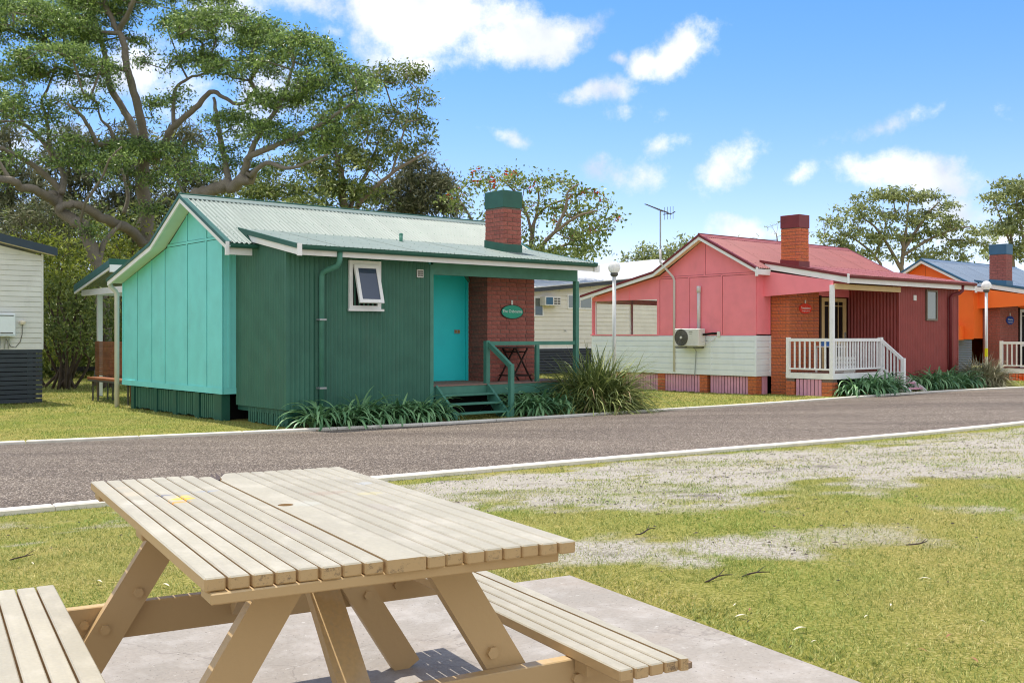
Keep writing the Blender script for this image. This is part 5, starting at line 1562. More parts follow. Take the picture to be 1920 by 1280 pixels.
class Tree:
    def __init__(s, name, label, base, bark, group=None, seed=1, cat='tree'):
        s.rg = np.random.default_rng(seed); s.root = empty(name, label, cat, base, 0, group); s.base = Vector(base)
        s.bark = bark; s.P = []; s.par = []; s.fix = []; s.trunk = MB()

    def limb(s, pts, r0, r1, sides=10):
        """traced limb: smooth tube plus attachment nodes"""
        p = [np.array(q) for q in pts]
        # Catmull-Rom smoothing
        q = [p[0]] + p + [p[-1]]; out = []
        for i in range(1, len(q) - 2):
            for t in np.linspace(0, 1, 5)[:-1]:
                a, b, c, d = q[i - 1], q[i], q[i + 1], q[i + 2]
                out.append(.5 * (2 * b + (c - a) * t + (2 * a - 5 * b + 4 * c - d) * t * t + (3 * b - a - 3 * c + d) * t ** 3))
        out.append(p[-1]); out = np.array(out)
        out += s.rg.normal(0, 1, out.shape) * np.linspace(0.1, .35, len(out))[:, None] * max(r1, .02) * .8
        r0, r1 = r0 * .8, r1 * .8
        rr = np.linspace(r0, r1, len(out)) * (1 + s.rg.normal(0, .04, len(out)))
        s.trunk.tube([Vector(o) - s.base for o in out], list(rr), sides)
        i0 = None
        for k, o in enumerate(out):
            par = -1 if k == 0 else len(s.P) - 1
            if k == 0 and s.P:
                par = int(np.argmin(np.linalg.norm(np.array(s.P) - o, axis=1)))
            s.P.append(o); s.par.append(par); s.fix.append(rr[k])
        return s

    def grow(s, tips, wig=.18, rmin=.008, k=.011, maxr=.09, seglen=.7, skip=0):
        P = list(s.P); par = list(s.par); n0 = len(P)
        arr = np.zeros((n0 + len(tips) * 12, 3)); arr[:n0] = np.array(P); cnt = n0
        low = np.array([f for f in s.fix]); 
        d0 = np.array([np.min(np.linalg.norm(arr[skip:n0] - t, axis=1)) for t in tips])
        for ti in np.argsort(d0 + s.rg.uniform(0, .5, len(tips))):
            t = tips[ti]; D = np.linalg.norm(arr[skip:cnt] - t, axis=1)
            D = D + np.maximum(0, arr[skip:cnt, 2] - t[2]) * .9
            j = int(np.argmin(D)) + skip; a = arr[j]; L = np.linalg.norm(t - a)
            m = int(np.clip(L / seglen, 1, 7)); mid = (a + t) / 2 + s.rg.normal(0, wig, 3) * L * .5 + np.array([0, 0, .08 * L])
            prev = j
            for q in range(1, m + 1):
                u = q / m; pt = (1 - u) ** 2 * a + 2 * u * (1 - u) * mid + u * u * t
                if q < m: pt = pt + s.rg.normal(0, .04, 3) * L / m
                if cnt >= len(arr): break
                arr[cnt] = pt; par.append(prev); prev = cnt; cnt += 1
        w = np.zeros(cnt); child = np.zeros(cnt, bool)
        for i in range(cnt - 1, n0 - 1, -1):
            if w[i] == 0: w[i] = 1
            w[par[i]] += w[i]
        r = np.clip(k * np.sqrt(np.maximum(w, 1)), rmin, maxr)
        idx = np.arange(n0, cnt); pa = np.array(par)[idx]
        A = arr[pa]; B = arr[idx]; ra = np.minimum(r[pa], r[idx] * 1.5); ra = np.where(pa < n0, r[idx] * 1.15, ra); rb = r[idx]
        dv = B - A; ln = np.linalg.norm(dv, axis=1)[:, None] + 1e-6; dv = dv / ln; B = B + dv * np.minimum(.01, ln)
        ref = np.where(np.abs(dv[:, 2:3]) > .9, np.array([[1., 0, 0]]), np.array([[0, 0, 1.]]))
        e1 = np.cross(dv, ref); e1 /= np.linalg.norm(e1, axis=1)[:, None] + 1e-9; e2 = np.cross(dv, e1)
        n = 5; th_ = np.arange(n) * 2 * np.pi / n
        ring = np.cos(th_)[None, :, None] * e1[:, None] + np.sin(th_)[None, :, None] * e2[:, None]
        V = np.concatenate([A[:, None] + ring * ra[:, None, None], B[:, None] + ring * rb[:, None, None]], 1) - np.array(s.base)
        b = (np.arange(len(idx)) * 2 * n)[:, None]; kk = np.arange(n)[None]; k2 = (kk + 1) % n
        F = np.stack([b + kk, b + k2, b + n + k2, b + n + kk], -1).reshape(-1, 4)
        me = fast_mesh('branches', V.reshape(-1, 3), F); me.shade_smooth(); tag(link_mesh('branches', me, s.bark, s.root), kind='stuff')
        return s

    def pads(s, pads, dens, shell=.55):
        """pads: (px, py, depth, rx_px, rz_px[, weight]) umbrella-shaped leaf layers -> twig tips"""
        T = []
        for p in pads:
            px, py, d, rx, rz = p[:5]; w = p[5] if len(p) > 5 else 1.
            c = np.array(at(px, py, d)); k = d / 1942; a, h = rx * k, rz * k; b = a * .75
            n = max(5, int(dens * w * (a * b) ** .5 * (a * b) ** .35 * (1 + h * .5)))
            for _ in range(n):
                v = s.rg.normal(0, 1, 3); v /= np.linalg.norm(v); v[2] = abs(v[2]) if s.rg.random() < .85 else v[2]
                q = s.rg.uniform(shell, 1.) ** .6
                T.append(c + v * np.array([a, b, h]) * q)
        return np.array(T)

    def crown(s, tips, rad, per, size, material, name='crown', **kw):
        tag(leaf_mesh(name, tips - np.array(s.base), rad, per, size, material, s.root, s.rg, **kw), kind='stuff'); return s

    def done(s):
        s.trunk.build('trunk', s.bark, s.root, smooth=True)


def P3(d, *pts):
    """traced points (px, py[, depth offset])"""
    return [at(p[0], p[1], d + (p[2] if len(p) > 2 else 0)) for p in pts]


def big_gum():
    d = 34.
    b = at(285, 716, d); b.z = -.05
    t = Tree('gum_tree', 'huge spreading gum with thick grey trunk towering behind the teal cottage', b, BARK, None, 21)
    t.limb([b] + P3(d, (288, 640), (290, 560), (283, 490), (273, 420), (269, 350), (268, 300), (266, 262)), .38, .235, 16)
    t.limb(P3(d, (268, 290), (268, 240, -.3), (257, 195, -.5), (245, 150, -.6), (236, 118, -.6), (232, 80, -.5), (214, 45, -.4), (198, 10, -.3), (184, -40)), .19, .09)
    t.limb(P3(d, (262, 280), (246, 232, .4), (222, 190, .7), (205, 160, .9), (200, 120, 1.), (188, 70, 1.2), (172, 20, 1.4), (160, -40, 1.6)), .165, .07)
    t.limb(P3(d, (222, 60, -.4), (238, 30, -.8), (250, 5, -1.2), (262, -40, -1.5)), .12, .06)
    t.limb(P3(d, (258, 275), (235, 262, -1), (205, 268, -1.8), (182, 270, -2.4), (168, 240, -2.8), (150, 215, -3.2), (125, 195, -3.6)), .13, .05)
    t.limb(P3(d, (214, 262, -1.6), (205, 240, -1.8), (190, 225, -2), (183, 200, -2.2)), .08, .03)
    t.limb(P3(d, (290, 300), (303, 282, -.5), (312, 262, -.9), (318, 246, -1.1), (340, 225, -1.3), (366, 203, -1.5), (388, 178, -1.6), (402, 172, -1.7), (425, 186, -1.9), (452, 196, -2.1), (478, 170, -2.3)), .165, .05)
    t.limb(P3(d, (326, 236, -1.2), (325, 200, -1.2), (330, 165, -1.1), (352, 148, -1.1), (385, 138, -1.)), .09, .04)
    t.limb(P3(d, (283, 480), (250, 435, -1.), (212, 418, -2.), (180, 402, -2.5), (150, 385, -3.), (128, 384, -3.2), (110, 392, -3.4)), .22, .12)
    t.limb(P3(d, (232, 400, .4), (240, 370, .6), (232, 330, .8), (222, 300, 1.), (215, 280, 1.1)), .09, .05)
    # heavy limb swinging out over the cottage roof
    t.limb(P3(d, (288, 560), (310, 470, -1), (340, 398, -2), (370, 366, -2.6), (400, 356, -3.), (432, 348, -3.3), (462, 336, -3.6), (470, 328, -3.8)), .30, .19, 14)
    t.limb(P3(d, (430, 348, -3.2), (424, 310, -3.), (414, 265, -2.6), (408, 225, -2.2), (402, 185, -2.)), .13, .06)
    t.limb(P3(d, (450, 340, -3.4), (462, 312, -3.7), (466, 295, -3.9), (500, 280, -4.2), (545, 260, -4.6), (590, 240, -5.), (630, 215, -5.4), (665, 190, -5.6)), .15, .04)
    t.limb(P3(d, (466, 300, -3.9), (478, 268, -4.), (505, 225, -4.2), (530, 185, -4.3), (545, 140, -4.3), (552, 110, -4.3)), .11, .04)
    t.limb(P3(d, (470, 330, -3.8), (500, 306, -4.4), (540, 316, -5.), (575, 305, -5.4), (615, 290, -5.8)), .10, .03)
    pads = [(60, 70, 33, 120, 60, 1.3), (150, 40, 34, 90, 45, 1.1), (20, 30, 35, 80, 50), (110, 120, 31, 85, 34), (30, 150, 32, 60, 30),
            (235, 88, 34.5, 44, 20, .7), (205, 10, 34, 80, 30), (300, -20, 34, 120, 36), (395, 8, 34, 40, 26),
            (352, 62, 32.5, 52, 36), (420, 72, 31.5, 95, 54, 1.3), (500, 92, 31, 60, 52, 1.1), (370, 130, 32.5, 60, 32, .8), (455, 140, 31, 70, 34, .9),
            (560, 120, 29.5, 75, 56, 1.3), (625, 170, 29, 62, 56, 1.3), (590, 190, 29.5, 60, 40), (655, 230, 28.8, 42, 40), (520, 200, 30, 48, 32, .9), (690, 180, 30, 20, 30, .6),
            (495, 205, 29.8, 32, 22, 1.2), (440, 245, 30.8, 56, 34), (510, 262, 30, 60, 30, .9), (570, 275, 29.4, 62, 32, .9), (620, 265, 29, 40, 30),
            (180, 165, 34.5, 36, 18, .6), (300, 120, 33, 40, 26, .6), (285, 205, 35, 40, 18, .7), (330, 190, 33, 36, 24, .6),
            (170, 140, 32.8, 50, 30, .8), (140, 200, 31.2, 56, 26, .6), (60, 215, 31, 60, 26, .5), (110, 270, 31, 44, 24, .5), (200, 290, 32.4, 70, 22, .9), (260, 288, 33, 50, 24, 1.2), (320, 290, 32.5, 46, 22, .9),
            (150, 310, 31, 56, 24, .7), (350, 330, 32, 44, 30, .6), (400, 290, 31, 36, 30, .6), (225, 340, 33.2, 40, 28, .5), (430, 320, 31, 60, 22, .6), (285, 400, 33.3, 24, 34, .8), (300, 350, 33, 30, 26, .6)]
    tips = t.pads(pads, 27., shell=.7)
    t.grow(tips, maxr=.07, k=.011, rmin=.012, skip=20)
    t.crown(tips, .42, 96, .115, LEAF_GUM, squash=.42, aspect=.36)
    t.done()


def left_gum():
    d = 31.
    b = at(188, 728, d); b.z = -.05
    t = Tree('gum_tree', 'twisted leaning gum with bare low limbs reaching to the left edge', b, BARK, None, 33)
    t.limb([b] + P3(d, (196, 640), (190, 560), (182, 500), (168, 455), (148, 420), (120, 402), (104, 378), (97, 368)), .27, .19, 12)
    t.limb(P3(d, (104, 380), (85, 366, -.5), (60, 354, -1.), (38, 352, -1.4), (22, 340, -1.8), (-15, 332, -2.2), (-60, 330, -2.6)), .17, .11)
    t.limb(P3(d, (106, 376), (114, 360, .3), (100, 342, .2), (80, 325, 0), (56, 306, -.3), (40, 296, -.5), (14, 285, -.8), (-20, 265, -1.2)), .14, .07)
    t.limb(P3(d, (116, 362), (120, 335, .6), (112, 312, .9), (96, 288, 1.1), (78, 262, 1.2), (52, 238, 1.3), (20, 222, 1.4), (-10, 200, 1.5)), .12, .06)
    t.limb(P3(d, (98, 296, 1.), (92, 262, 1.), (90, 240, 1.), (84, 212, 1.1), (78, 190, 1.1), (92, 160, 1.2), (104, 120, 1.2)), .09, .035)
    t.limb(P3(d, (20, 340, -1.8), (-5, 300, -2.), (-30, 280, -2.2)), .08, .04)
    t.limb(P3(d, (150, 425), (160, 380, -.6), (190, 335, -1.), (205, 300, -1.3), (228, 275, -1.5)), .06, .03)
    t.limb(P3(d, (185, 500), (195, 455, .4), (215, 432, .8), (228, 415, 1.)), .12, .05)
    pads = [(20, 240, 31, 70, 30, .7), (-40, 200, 30, 80, 40), (40, 190, 31, 50, 24, .6), (90, 230, 32, 36, 22, .6), (-20, 330, 29.5, 60, 30, .6), (30, 300, 30.5, 30, 18, .4),
            (130, 290, 31.6, 36, 22, .6), (85, 150, 32, 50, 26, .7), (180, 320, 30.5, 42, 22, .7), (220, 300, 30, 30, 18, .5), (160, 440, 30.6, 30, 16, .4)]
    tips = t.pads(pads, 18., shell=.7)
    t.grow(tips, maxr=.05, k=.009, rmin=.010, skip=14)
    t.crown(tips, .38, 76, .115, LEAF_GUM, squash=.5)
    t.done()


def simple_tree(label, d, base_px, limbs, pads, leaf, per, rad, size, dens, seed, bark=BARKG, k=.010, name='gum_tree', group=None, **kw):
    b = at(base_px, 700, d); b.z = float(rise(b.x)) - .05
    t = Tree(name, label, b, bark, group, seed)
    for i, (pts, r0, r1) in enumerate(limbs):
        q = P3(d, *pts)
        t.limb(([b] + q) if i == 0 else q, r0, r1, 9)
    tips = t.pads([(p[0], p[1], d + p[2]) + tuple(p[3:]) for p in pads], dens)
    t.grow(tips, k=k, maxr=.06, skip=6)
    t.crown(tips, rad, per, size, leaf, **kw); t.done()
    return t, tips


big_gum(); left_gum()
simple_tree('leafy gum with a forked trunk rising over the middle of the pale green roof', 42, 655,
            [(((655, 520), (652, 440), (645, 380), (638, 320), (630, 290)), .30, .12), (((655, 430), (672, 385, -.5), (700, 355, -.8), (735, 325, -1), (775, 300, -1.2), (800, 285, -1.3)), .15, .04),
             (((650, 410), (668, 360, .5), (690, 320, .8), (705, 280, 1), (720, 240, 1.2)), .13, .04), (((640, 350), (610, 330, .4), (580, 320, .8)), .09, .03), (((735, 325, -1), (750, 270, -1), (765, 220, -1)), .07, .03)],
            [(700, 160, 0, 42, 22), (745, 150, 0, 58, 26), (782, 195, -.5, 34, 34), (720, 225, .5, 56, 26), (770, 240, -.5, 44, 24), (795, 282, -1, 30, 22), (690, 262, .5, 60, 26),
             (740, 285, -.5, 50, 22), (620, 300, .5, 64, 40, 1.2), (675, 320, 0, 66, 34), (560, 330, 1, 70, 40), (600, 365, 0, 70, 40, 1.2), (660, 372, -.5, 60, 36, 1.2), (520, 375, .5, 60, 34, 1.1), (470, 372, 1, 60, 30), (580, 395, -1, 50, 24, 1.3), (640, 240, 1, 60, 40, .9)],
            LEAF_DK, 52, .46, .18, 15., 41)
simple_tree('grey green she-oak standing between the gum and the coral tree', 47, 780,
            [(((780, 520), (776, 420), (772, 360), (768, 320)), .22, .08), (((776, 430), (800, 370), (815, 330)), .09, .03), (((776, 420), (750, 370), (735, 340)), .08, .03)],
            [(785, 320, 0, 30, 26), (815, 345, 0, 30, 30), (770, 355, 0, 42, 32), (735, 375, 0, 40, 30), (800, 385, 0, 44, 30), (840, 365, .5, 22, 24, .7), (830, 400, 0, 36, 24), (750, 405, 0, 40, 20)],
            LEAF_OAK, 110, .6, .24, 16., 43, aspect=.24, hang=.6, name='she_oak_tree')


def coral_tree():
    d = 42.
    b = at(985, 705, d); b.z = -.05
    t = Tree('coral_tree', 'sparse coral tree with bare grey branches and red flowers behind the chimney', b, BARKG, None, 55)
    t.limb([b] + P3(d, (990, 600), (990, 520), (988, 490)), .34, .22, 10)
    for pts, r in ((((990, 520), (1010, 470), (1040, 435, -.5), (1085, 405, -1), (1120, 395, -1.2)), .14), (((988, 500), (998, 440, .5), (1004, 410, .6), (1030, 385, .8), (1075, 370, 1)), .13),
                   (((988, 500), (965, 440, -.4), (945, 400, -.8), (920, 375, -1)), .12), (((998, 440, .5), (985, 395, .6), (965, 360, .7), (945, 340, .8)), .09), (((1040, 436, -.5), (1060, 390, -.6), (1065, 360, -.6), (1085, 345, -.6)), .09),
                   (((985, 520), (930, 460, .5), (890, 420, .8), (875, 395, 1)), .11), (((1010, 475), (1060, 460, .6), (1100, 440, 1), (1140, 430, 1.4)), .10), (((890, 420, .8), (868, 385, .8), (855, 365, .8)), .06), (((1004, 410, .6), (1010, 375, .6), (1008, 350, .6)), .07)):
        t.limb(P3(d, *pts), r, .035, 7)
    pads = [(930, 345, 0, 62, 30, 1.1), (985, 345, 0, 60, 28, 1.1), (1040, 360, 0, 60, 34, 1.1), (1090, 385, 0, 62, 36, 1.1), (1130, 405, 0, 40, 26), (880, 380, .5, 40, 34), (860, 400, 1, 30, 24), (850, 375, 1, 30, 22), (900, 355, .5, 36, 22), (1150, 420, 0, 24, 20),
            (1060, 410, .5, 70, 34), (1010, 400, 0, 60, 30), (950, 390, 0, 50, 30), (1100, 440, 1, 50, 30, 1.2), (1050, 455, 0, 60, 26, 1.2), (1000, 450, 0, 50, 26), (1110, 475, 1, 34, 24, 1.2), (910, 420, 1, 50, 24)]
    tips = t.pads([(p[0], p[1], d + p[2]) + tuple(p[3:]) for p in pads], 13., shell=.35)
    t.grow(tips, wig=.3, maxr=.06, k=.011, rmin=.013, skip=12)
    t.crown(tips, .36, 15, .15, LEAF_CORAL, squash=.8, aspect=.6)
    sel = tips[t.rg.random(len(tips)) < .08]
    t.crown(sel, .20, 7, .20, PETAL, 'flowers', squash=.8, aspect=.4)
    low = t.pads([(1105, 470, 42, 40, 34, 1.3), (1070, 490, 42, 60, 26, 1.3), (1000, 480, 42, 60, 22, 1.2), (1125, 440, 42, 22, 22)], 9.)
    t.crown(low, .50, 26, .18, LEAF_CORAL, 'lower_crown', aspect=.5)
    t.done()


coral_tree()
simple_tree('low grey green bushy tree behind the aerial of the pink cottage', 62, 1230,
            [(((1232, 600), (1235, 530), (1240, 490)), .25, .10), (((1235, 530), (1270, 480), (1295, 455)), .10, .04), (((1235, 530), (1205, 490), (1185, 485)), .10, .04)],
            [(1195, 490, 0, 32, 18), (1225, 478, 0, 30, 18), (1250, 495, 0, 50, 24), (1290, 462, 0, 26, 24), (1305, 480, 0, 30, 26), (1215, 510, 0, 60, 20, 1.2), (1275, 485, 0, 36, 26), (1340, 500, 0, 60, 24)],
            LEAF_GREY, 30, .6, .26, 10., 61, aspect=.4)
simple_tree('broad flat topped gum behind the orange cottage and red roof', 58, 1690,
            [(((1692, 600), (1692, 540), (1690, 500), (1694, 470), (1690, 440)), .22, .10), (((1690, 505), (1665, 460), (1640, 425), (1612, 405)), .14, .05), (((1694, 470), (1720, 430), (1745, 395), (1760, 380)), .13, .05),
             (((1692, 470), (1700, 425), (1702, 390), (1706, 372)), .11, .04), (((1692, 480), (1740, 450), (1790, 430), (1825, 425)), .12, .04), (((1612, 640), (1672 - 20, 520), (1640, 480), (1605, 450), (1585, 440)), .14, .04), (((1640, 480), (1660, 430), (1655, 395)), .09, .03), (((1690, 560), (1640, 500), (1575, 455), (1550, 450)), .1, .03)],
            [(1640, 375, 0, 44, 18, 1.2), (1690, 370, 0, 46, 18, 1.2), (1745, 378, 0, 40, 20, 1.1), (1600, 398, 0, 34, 18), (1570, 425, 0, 34, 20), (1552, 445, 0, 24, 14), (1775, 395, -.5, 26, 18), (1640, 415, 0, 44, 20), (1700, 410, .5, 44, 20),
             (1750, 420, 0, 50, 22), (1610, 445, 0, 44, 20), (1670, 450, 0, 46, 22), (1730, 455, 0, 50, 24, 1.1), (1790, 440, 0, 44, 26, 1.2), (1820, 465, 0, 40, 24), (1845, 450, 0, 26, 16), (1590, 475, 0, 36, 16), (1640, 485, 0, 40, 18), (1760, 485, 0, 60, 18, 1.1), (1560, 462, 0, 30, 12)],
            LEAF_GREY, 30, .46, .22, 11., 71, aspect=.45, squash=.4)
simple_tree('tall upright gum at the right edge above the blue capped chimney', 66, 1905,
            [(((1905, 600), (1902, 520), (1896, 450), (1890, 400)), .2, .07), (((1925, 610), (1925, 500), (1915, 430), (1905, 380)), .16, .05), (((1896, 460), (1880, 420), (1868, 385)), .1, .03), (((1925, 500), (1950, 430), (1960, 370)), .12, .04)],
            [(1895, 350, 0, 34, 16), (1870, 378, 0, 30, 16), (1920, 368, 0, 40, 24), (1895, 400, 0, 40, 22), (1865, 425, 0, 22, 12, .8), (1925, 420, 0, 40, 26), (1960, 380, 0, 50, 50), (1885, 440, 0, 36, 20), (1880, 480, 0, 40, 18), (1930, 470, 0, 40, 22), (1990, 420, 0, 60, 60)],
            LEAF_GREY, 32, .55, .26, 12., 73, aspect=.45, squash=.45)
simple_tree('small bare twiggy tree peeping over the faded red roof ridge', 70, 1460,
            [(((1460, 560), (1458, 470), (1456, 440)), .12, .04)], [(1455, 430, 0, 22, 16), (1400, 450, 0, 26, 8), (1520, 440, 0, 20, 20)], LEAF_GREY, 4, .5, .2, 6., 77, aspect=.4)


# ------------------------------------------------------------------ undergrowth on the left
def shrub(label, d, px, pads, leaf, seed, per=44, rad=.5, size=.17, dens=13., name='bush', stems=4, **kw):
    b = at(px, 690, d); b.z = -.03
    t = Tree(name, label, b, BARKD, 'bushes behind the left lawn', seed, 'bush')
    for i in range(stems):
        p = pads[i % len(pads)]; e = at(p[0], p[1], d + p[2])
        m = b.lerp(e, .5) + Vector((t.rg.normal(0, .3), t.rg.normal(0, .3), .2))
        t.limb([b + Vector((t.rg.normal(0, .2), t.rg.normal(0, .2), 0)), m, e], .06, .02, 6)
    tips = t.pads([(p[0], p[1], d + p[2]) + tuple(p[3:]) for p in pads], dens, shell=.2)
    t.grow(tips, wig=.3, maxr=.03, k=.006)
    t.crown(tips, rad, per, size, leaf, **kw); t.done()


shrub('yellow green bush just right of the grey house roof', 29.6, 110, [(80, 455, 0, 50, 24, 1.1), (120, 480, 0, 46, 30), (60, 490, 0, 50, 30), (140, 520, -.5, 44, 30), (95, 540, 0, 40, 34)], LEAF_YEL, 101, per=44, rad=.5, size=.14, dens=17.)
shrub('dense dark leafy bush between the grey house and the white post', 29.2, 120, [(110, 560, 0, 46, 34, 1.1), (150, 590, 0, 46, 34, 1.1), (100, 620, -.4, 40, 34), (140, 650, -.4, 46, 30), (175, 625, 0, 40, 34), (165, 550, 0, 34, 30)], LEAF_DK, 103, per=46, rad=.5, size=.14, stems=8, dens=20.)
shrub('bright low bush at the foot of the undergrowth beside the black fence', 30.5, 95, [(88, 672, 0, 34, 14), (110, 665, -.2, 28, 16), (75, 650, 0, 24, 20)], LEAF_YEL, 105, per=30, rad=.35, size=.14)
shrub('green bush behind the bench screen of the teal cottage', 30, 205, [(200, 600, 0, 34, 40), (215, 660, 0, 34, 30), (205, 545, .3, 34, 34), (225, 620, 0, 30, 40)], LEAF_DK, 107, per=46, rad=.5, size=.14, dens=18.)
shrub('light green bush behind the gable of the teal cottage', 33.5, 235, [(190, 490, 0, 40, 24), (225, 470, 0, 40, 26), (250, 440, 0, 36, 22), (185, 440, .3, 34, 18, .7), (265, 470, 0, 34, 28)], LEAF_YEL, 109, per=28, rad=.55)
shrub('tall leafy bush rising behind the yellow green bush and left gum', 36, 60, [(40, 420, 0, 60, 40, 1.1), (100, 400, 0, 60, 40), (20, 470, 0, 60, 40), (150, 430, 0, 50, 40), (80, 470, -.5, 60, 40)], LEAF_OAK, 111, per=50, rad=.6, size=.22, dens=13., aspect=.14, hang=.7)
shrub('dark bush between the big trunk and the cottage gable', 36, 230, [(215, 560, 0, 50, 50), (235, 510, 0, 50, 40), (200, 640, 0, 50, 40), (260, 430, .5, 40, 40)], LEAF_DK, 113, per=44, rad=.55, size=.17, dens=14.)
for i, (px, d, lab) in enumerate(((20, 44, 'grey she-oak at the left edge behind the house roof'), (130, 46, 'grey she-oak between the twisted gum limbs'), (240, 48, 'grey she-oak seen left of the big trunk'), (345, 46, 'grey she-oak seen right of the big trunk'))):
    simple_tree(lab, d, px, [(((px, 560), (px + 3, 440), (px, 330), (px - 2, 260)), .2, .06)],
                [(px, 270, 0, 34, 40), (px - 26, 320, 0, 40, 40), (px + 28, 350, 0, 40, 40), (px - 20, 400, 0, 50, 40), (px + 24, 430, 0, 50, 40), (px, 480, 0, 60, 44), (px + 10, 560, 0, 70, 50)],
                LEAF_OAK, 80, .7, .30, 15., 120 + i, name='she_oak_tree', aspect=.2, hang=.8)


def thicket():
    rg = np.random.default_rng(5); C = []
    for _ in range(4200):
        x = rg.uniform(-34, -5); y = rg.uniform(36, 46); C.append((x, y, abs(rg.normal(0, 1)) * 2.4 + .2))
    o = leaf_mesh('thicket', np.array(C), .9, 26, .26, LEAF_DK, None, rg, squash=.7)
    tag(o, 'dark mass of undergrowth filling the gaps behind the left trees', kind='stuff')
    C = []
    for _ in range(1500): C.append((rg.uniform(6, 120), rg.uniform(85, 110), abs(rg.normal(0, 1)) * 1.8 + .3))
    o = leaf_mesh('thicket', np.array(C), 1.5, 24, .6, LEAF_GREY, None, rg, squash=.7)
    tag(o, 'far low bushland behind the cottages', kind='stuff')
    C = []
    for _ in range(1500): C.append((rg.uniform(-160, 6), rg.uniform(70, 95), abs(rg.normal(0, 1)) * 3 + .3))
    o = leaf_mesh('thicket', np.array(C), 1.5, 24, .6, LEAF_DK, None, rg, squash=.7)
    tag(o, 'far dark bushland beyond the left trees', kind='stuff')


thicket()


# ------------------------------------------------------------------ lawn blades, litter
def grass_mat():
    m = mat('grass_blade', S(128, 152, 66), .55, .1, .7, island=.3, col2=S(192, 188, 124), trans=.25, spec=.25)
    n, l = m.node_tree.nodes, m.node_tree.links
    p = n['Principled BSDF']; src = p.inputs['Base Color'].links[0].from_socket
    tc = n.new('ShaderNodeTexCoord')
    for sc, det, lo, hi, a, b in ((26, 3, .36, .64, (.50, .58, .42), (1.30, 1.22, 1.30)), (1.1, 5, .35, .65, (.74, .92, .66), (1.16, 1.04, 1.16))):
        q = n.new('ShaderNodeTexNoise'); q.inputs['Scale'].default_value = sc; q.inputs['Detail'].default_value = det
        l.new(tc.outputs['Object'], q.inputs['Vector'])
        r = n.new('ShaderNodeValToRGB'); e = r.color_ramp.elements
        e[0].position = lo; e[0].color = (*a, 1); e[1].position = hi; e[1].color = (*b, 1)
        l.new(q.outputs['Fac'], r.inputs[0])
        mx = n.new('ShaderNodeMix'); mx.data_type = 'RGBA'; mx.blend_type = 'MULTIPLY'; mx.inputs['Factor'].default_value = 1
        l.new(src, mx.inputs['A']); l.new(r.outputs[0], mx.inputs['B']); src = mx.outputs['Result']
    l.new(src, p.inputs['Base Color'])
    for nd in n:
        if nd.type == 'BSDF_TRANSLUCENT': l.new(src, nd.inputs['Color'])
    return m


GRASSM = grass_mat()


def lawn():
    rg = np.random.default_rng(3)
    patches = [  # x0, x1, y0, y1, blades per m2, width, height
        (-3.2, 4.6, 2.6, 6.2, 6500, .0040, .026), (-4.6, 6.5, 6.2, 9.5, 3600, .0055, .026), (-6, 10.5, 9.5, 14.5, 1600, .008, .028), (2, 12.5, 14.5, 20.5, 800, .011, .03),
        (-11, 2.5, 14, 20, 1200, .009, .034), (-16, 2, 20, 28, 350, .014, .055), (1, 14, 20, 30, 420, .013, .05), (-20, -4, 28, 36, 180, .02, .07), (-2, 8, 28, 40, 120, .02, .06), (13, 24, 26, 36, 260, .016, .055)]
    PT = []; WD = []; HT = []
    for (x0, x1, y0, y1, n, w, h) in patches:
        k = int((x1 - x0) * (y1 - y0) * n); x = rg.uniform(x0, x1, k); y = rg.uniform(y0, y1, k)
        u = x / y * 1942; keep = np.abs(u) < 1020
        x, y = x[keep], y[keep]; d = near_dist(x, y)
        yf = poly_y(FAR_K, x)
        onroad = (d < .06) & (y < yf + .16)
        cover = 1 - sand_mask(x, y)
        clump = fbm(x, y, 9., 3, 3)
        keep = (~onroad) & (~in_slab(x, y, .0)) & (rg.random(len(x)) < np.clip(cover * 1.15, 0, 1) ** 1.4 * np.clip(.35 + (clump - .35) * 2.6, .1, 1) + .03 + .34 * sstep(.42, .62, fbm(x, y, 4.5, 4, 6)))
        for rt, (ax, ay, bx, by) in HOUSES: 
            lx, ly = to_local(rt, x, y); keep &= ~((lx > ax) & (lx < bx) & (ly > ay) & (ly < by))
        x, y = x[keep], y[keep]
        PT.append(np.stack([x, y], 1)); WD.append(np.full(len(x), w)); HT.append(h * rg.uniform(.45, 1.15, len(x)))
    XY = np.concatenate(PT); W = np.concatenate(WD); Hh = np.concatenate(HT)
    edge = near_dist(XY[:, 0], XY[:, 1])
    n = len(XY); z = ground_z(XY[:, 0], XY[:, 1]) + np.where((edge > .3) | (XY[:, 1] > poly_y(FAR_K, XY[:, 0]) + .3), (fbm(XY[:, 0], XY[:, 1], .9, 4, 5) - .5) * .035, 0)
    a = rg.uniform(0, 2 * np.pi, n); lean = rg.normal(0, .85, (n, 2))
    c, s = np.cos(a), np.sin(a)
    B = np.stack([XY[:, 0], XY[:, 1], z - .004], 1)
    side = np.stack([c * W, s * W, np.zeros(n)], 1) * .5
    tip = B + np.stack([lean[:, 0] * Hh * .8, lean[:, 1] * Hh * .8, Hh], 1)
    V = np.stack([B - side, B + side, tip], 1).reshape(-1, 3)
    me = fast_mesh('grass', V, np.arange(n * 3).reshape(-1, 3))
    tag(link_mesh('grass', me, GRASSM), 'short mown grass of the lawns', kind='stuff')
    print('grass blades', n)


HOUSES = [((-5.0906, 18.2063), (0.05, -1.75, 6.8, 4.8)), ((6.1272, 26.0089), (.1, -1.9, 6.5, 5.8)), ((14.7, 33.), (.1, -1.9, 6.5, 5.8)), ((-10.57, 23.3), (-6, .05, 0, 6))]


def to_local(o, x, y):
    dx, dy = x - o[0], y - o[1]; c, s = math.cos(ANG), math.sin(ANG)
    return dx * c + dy * s, -dx * s + dy * c


lawn()


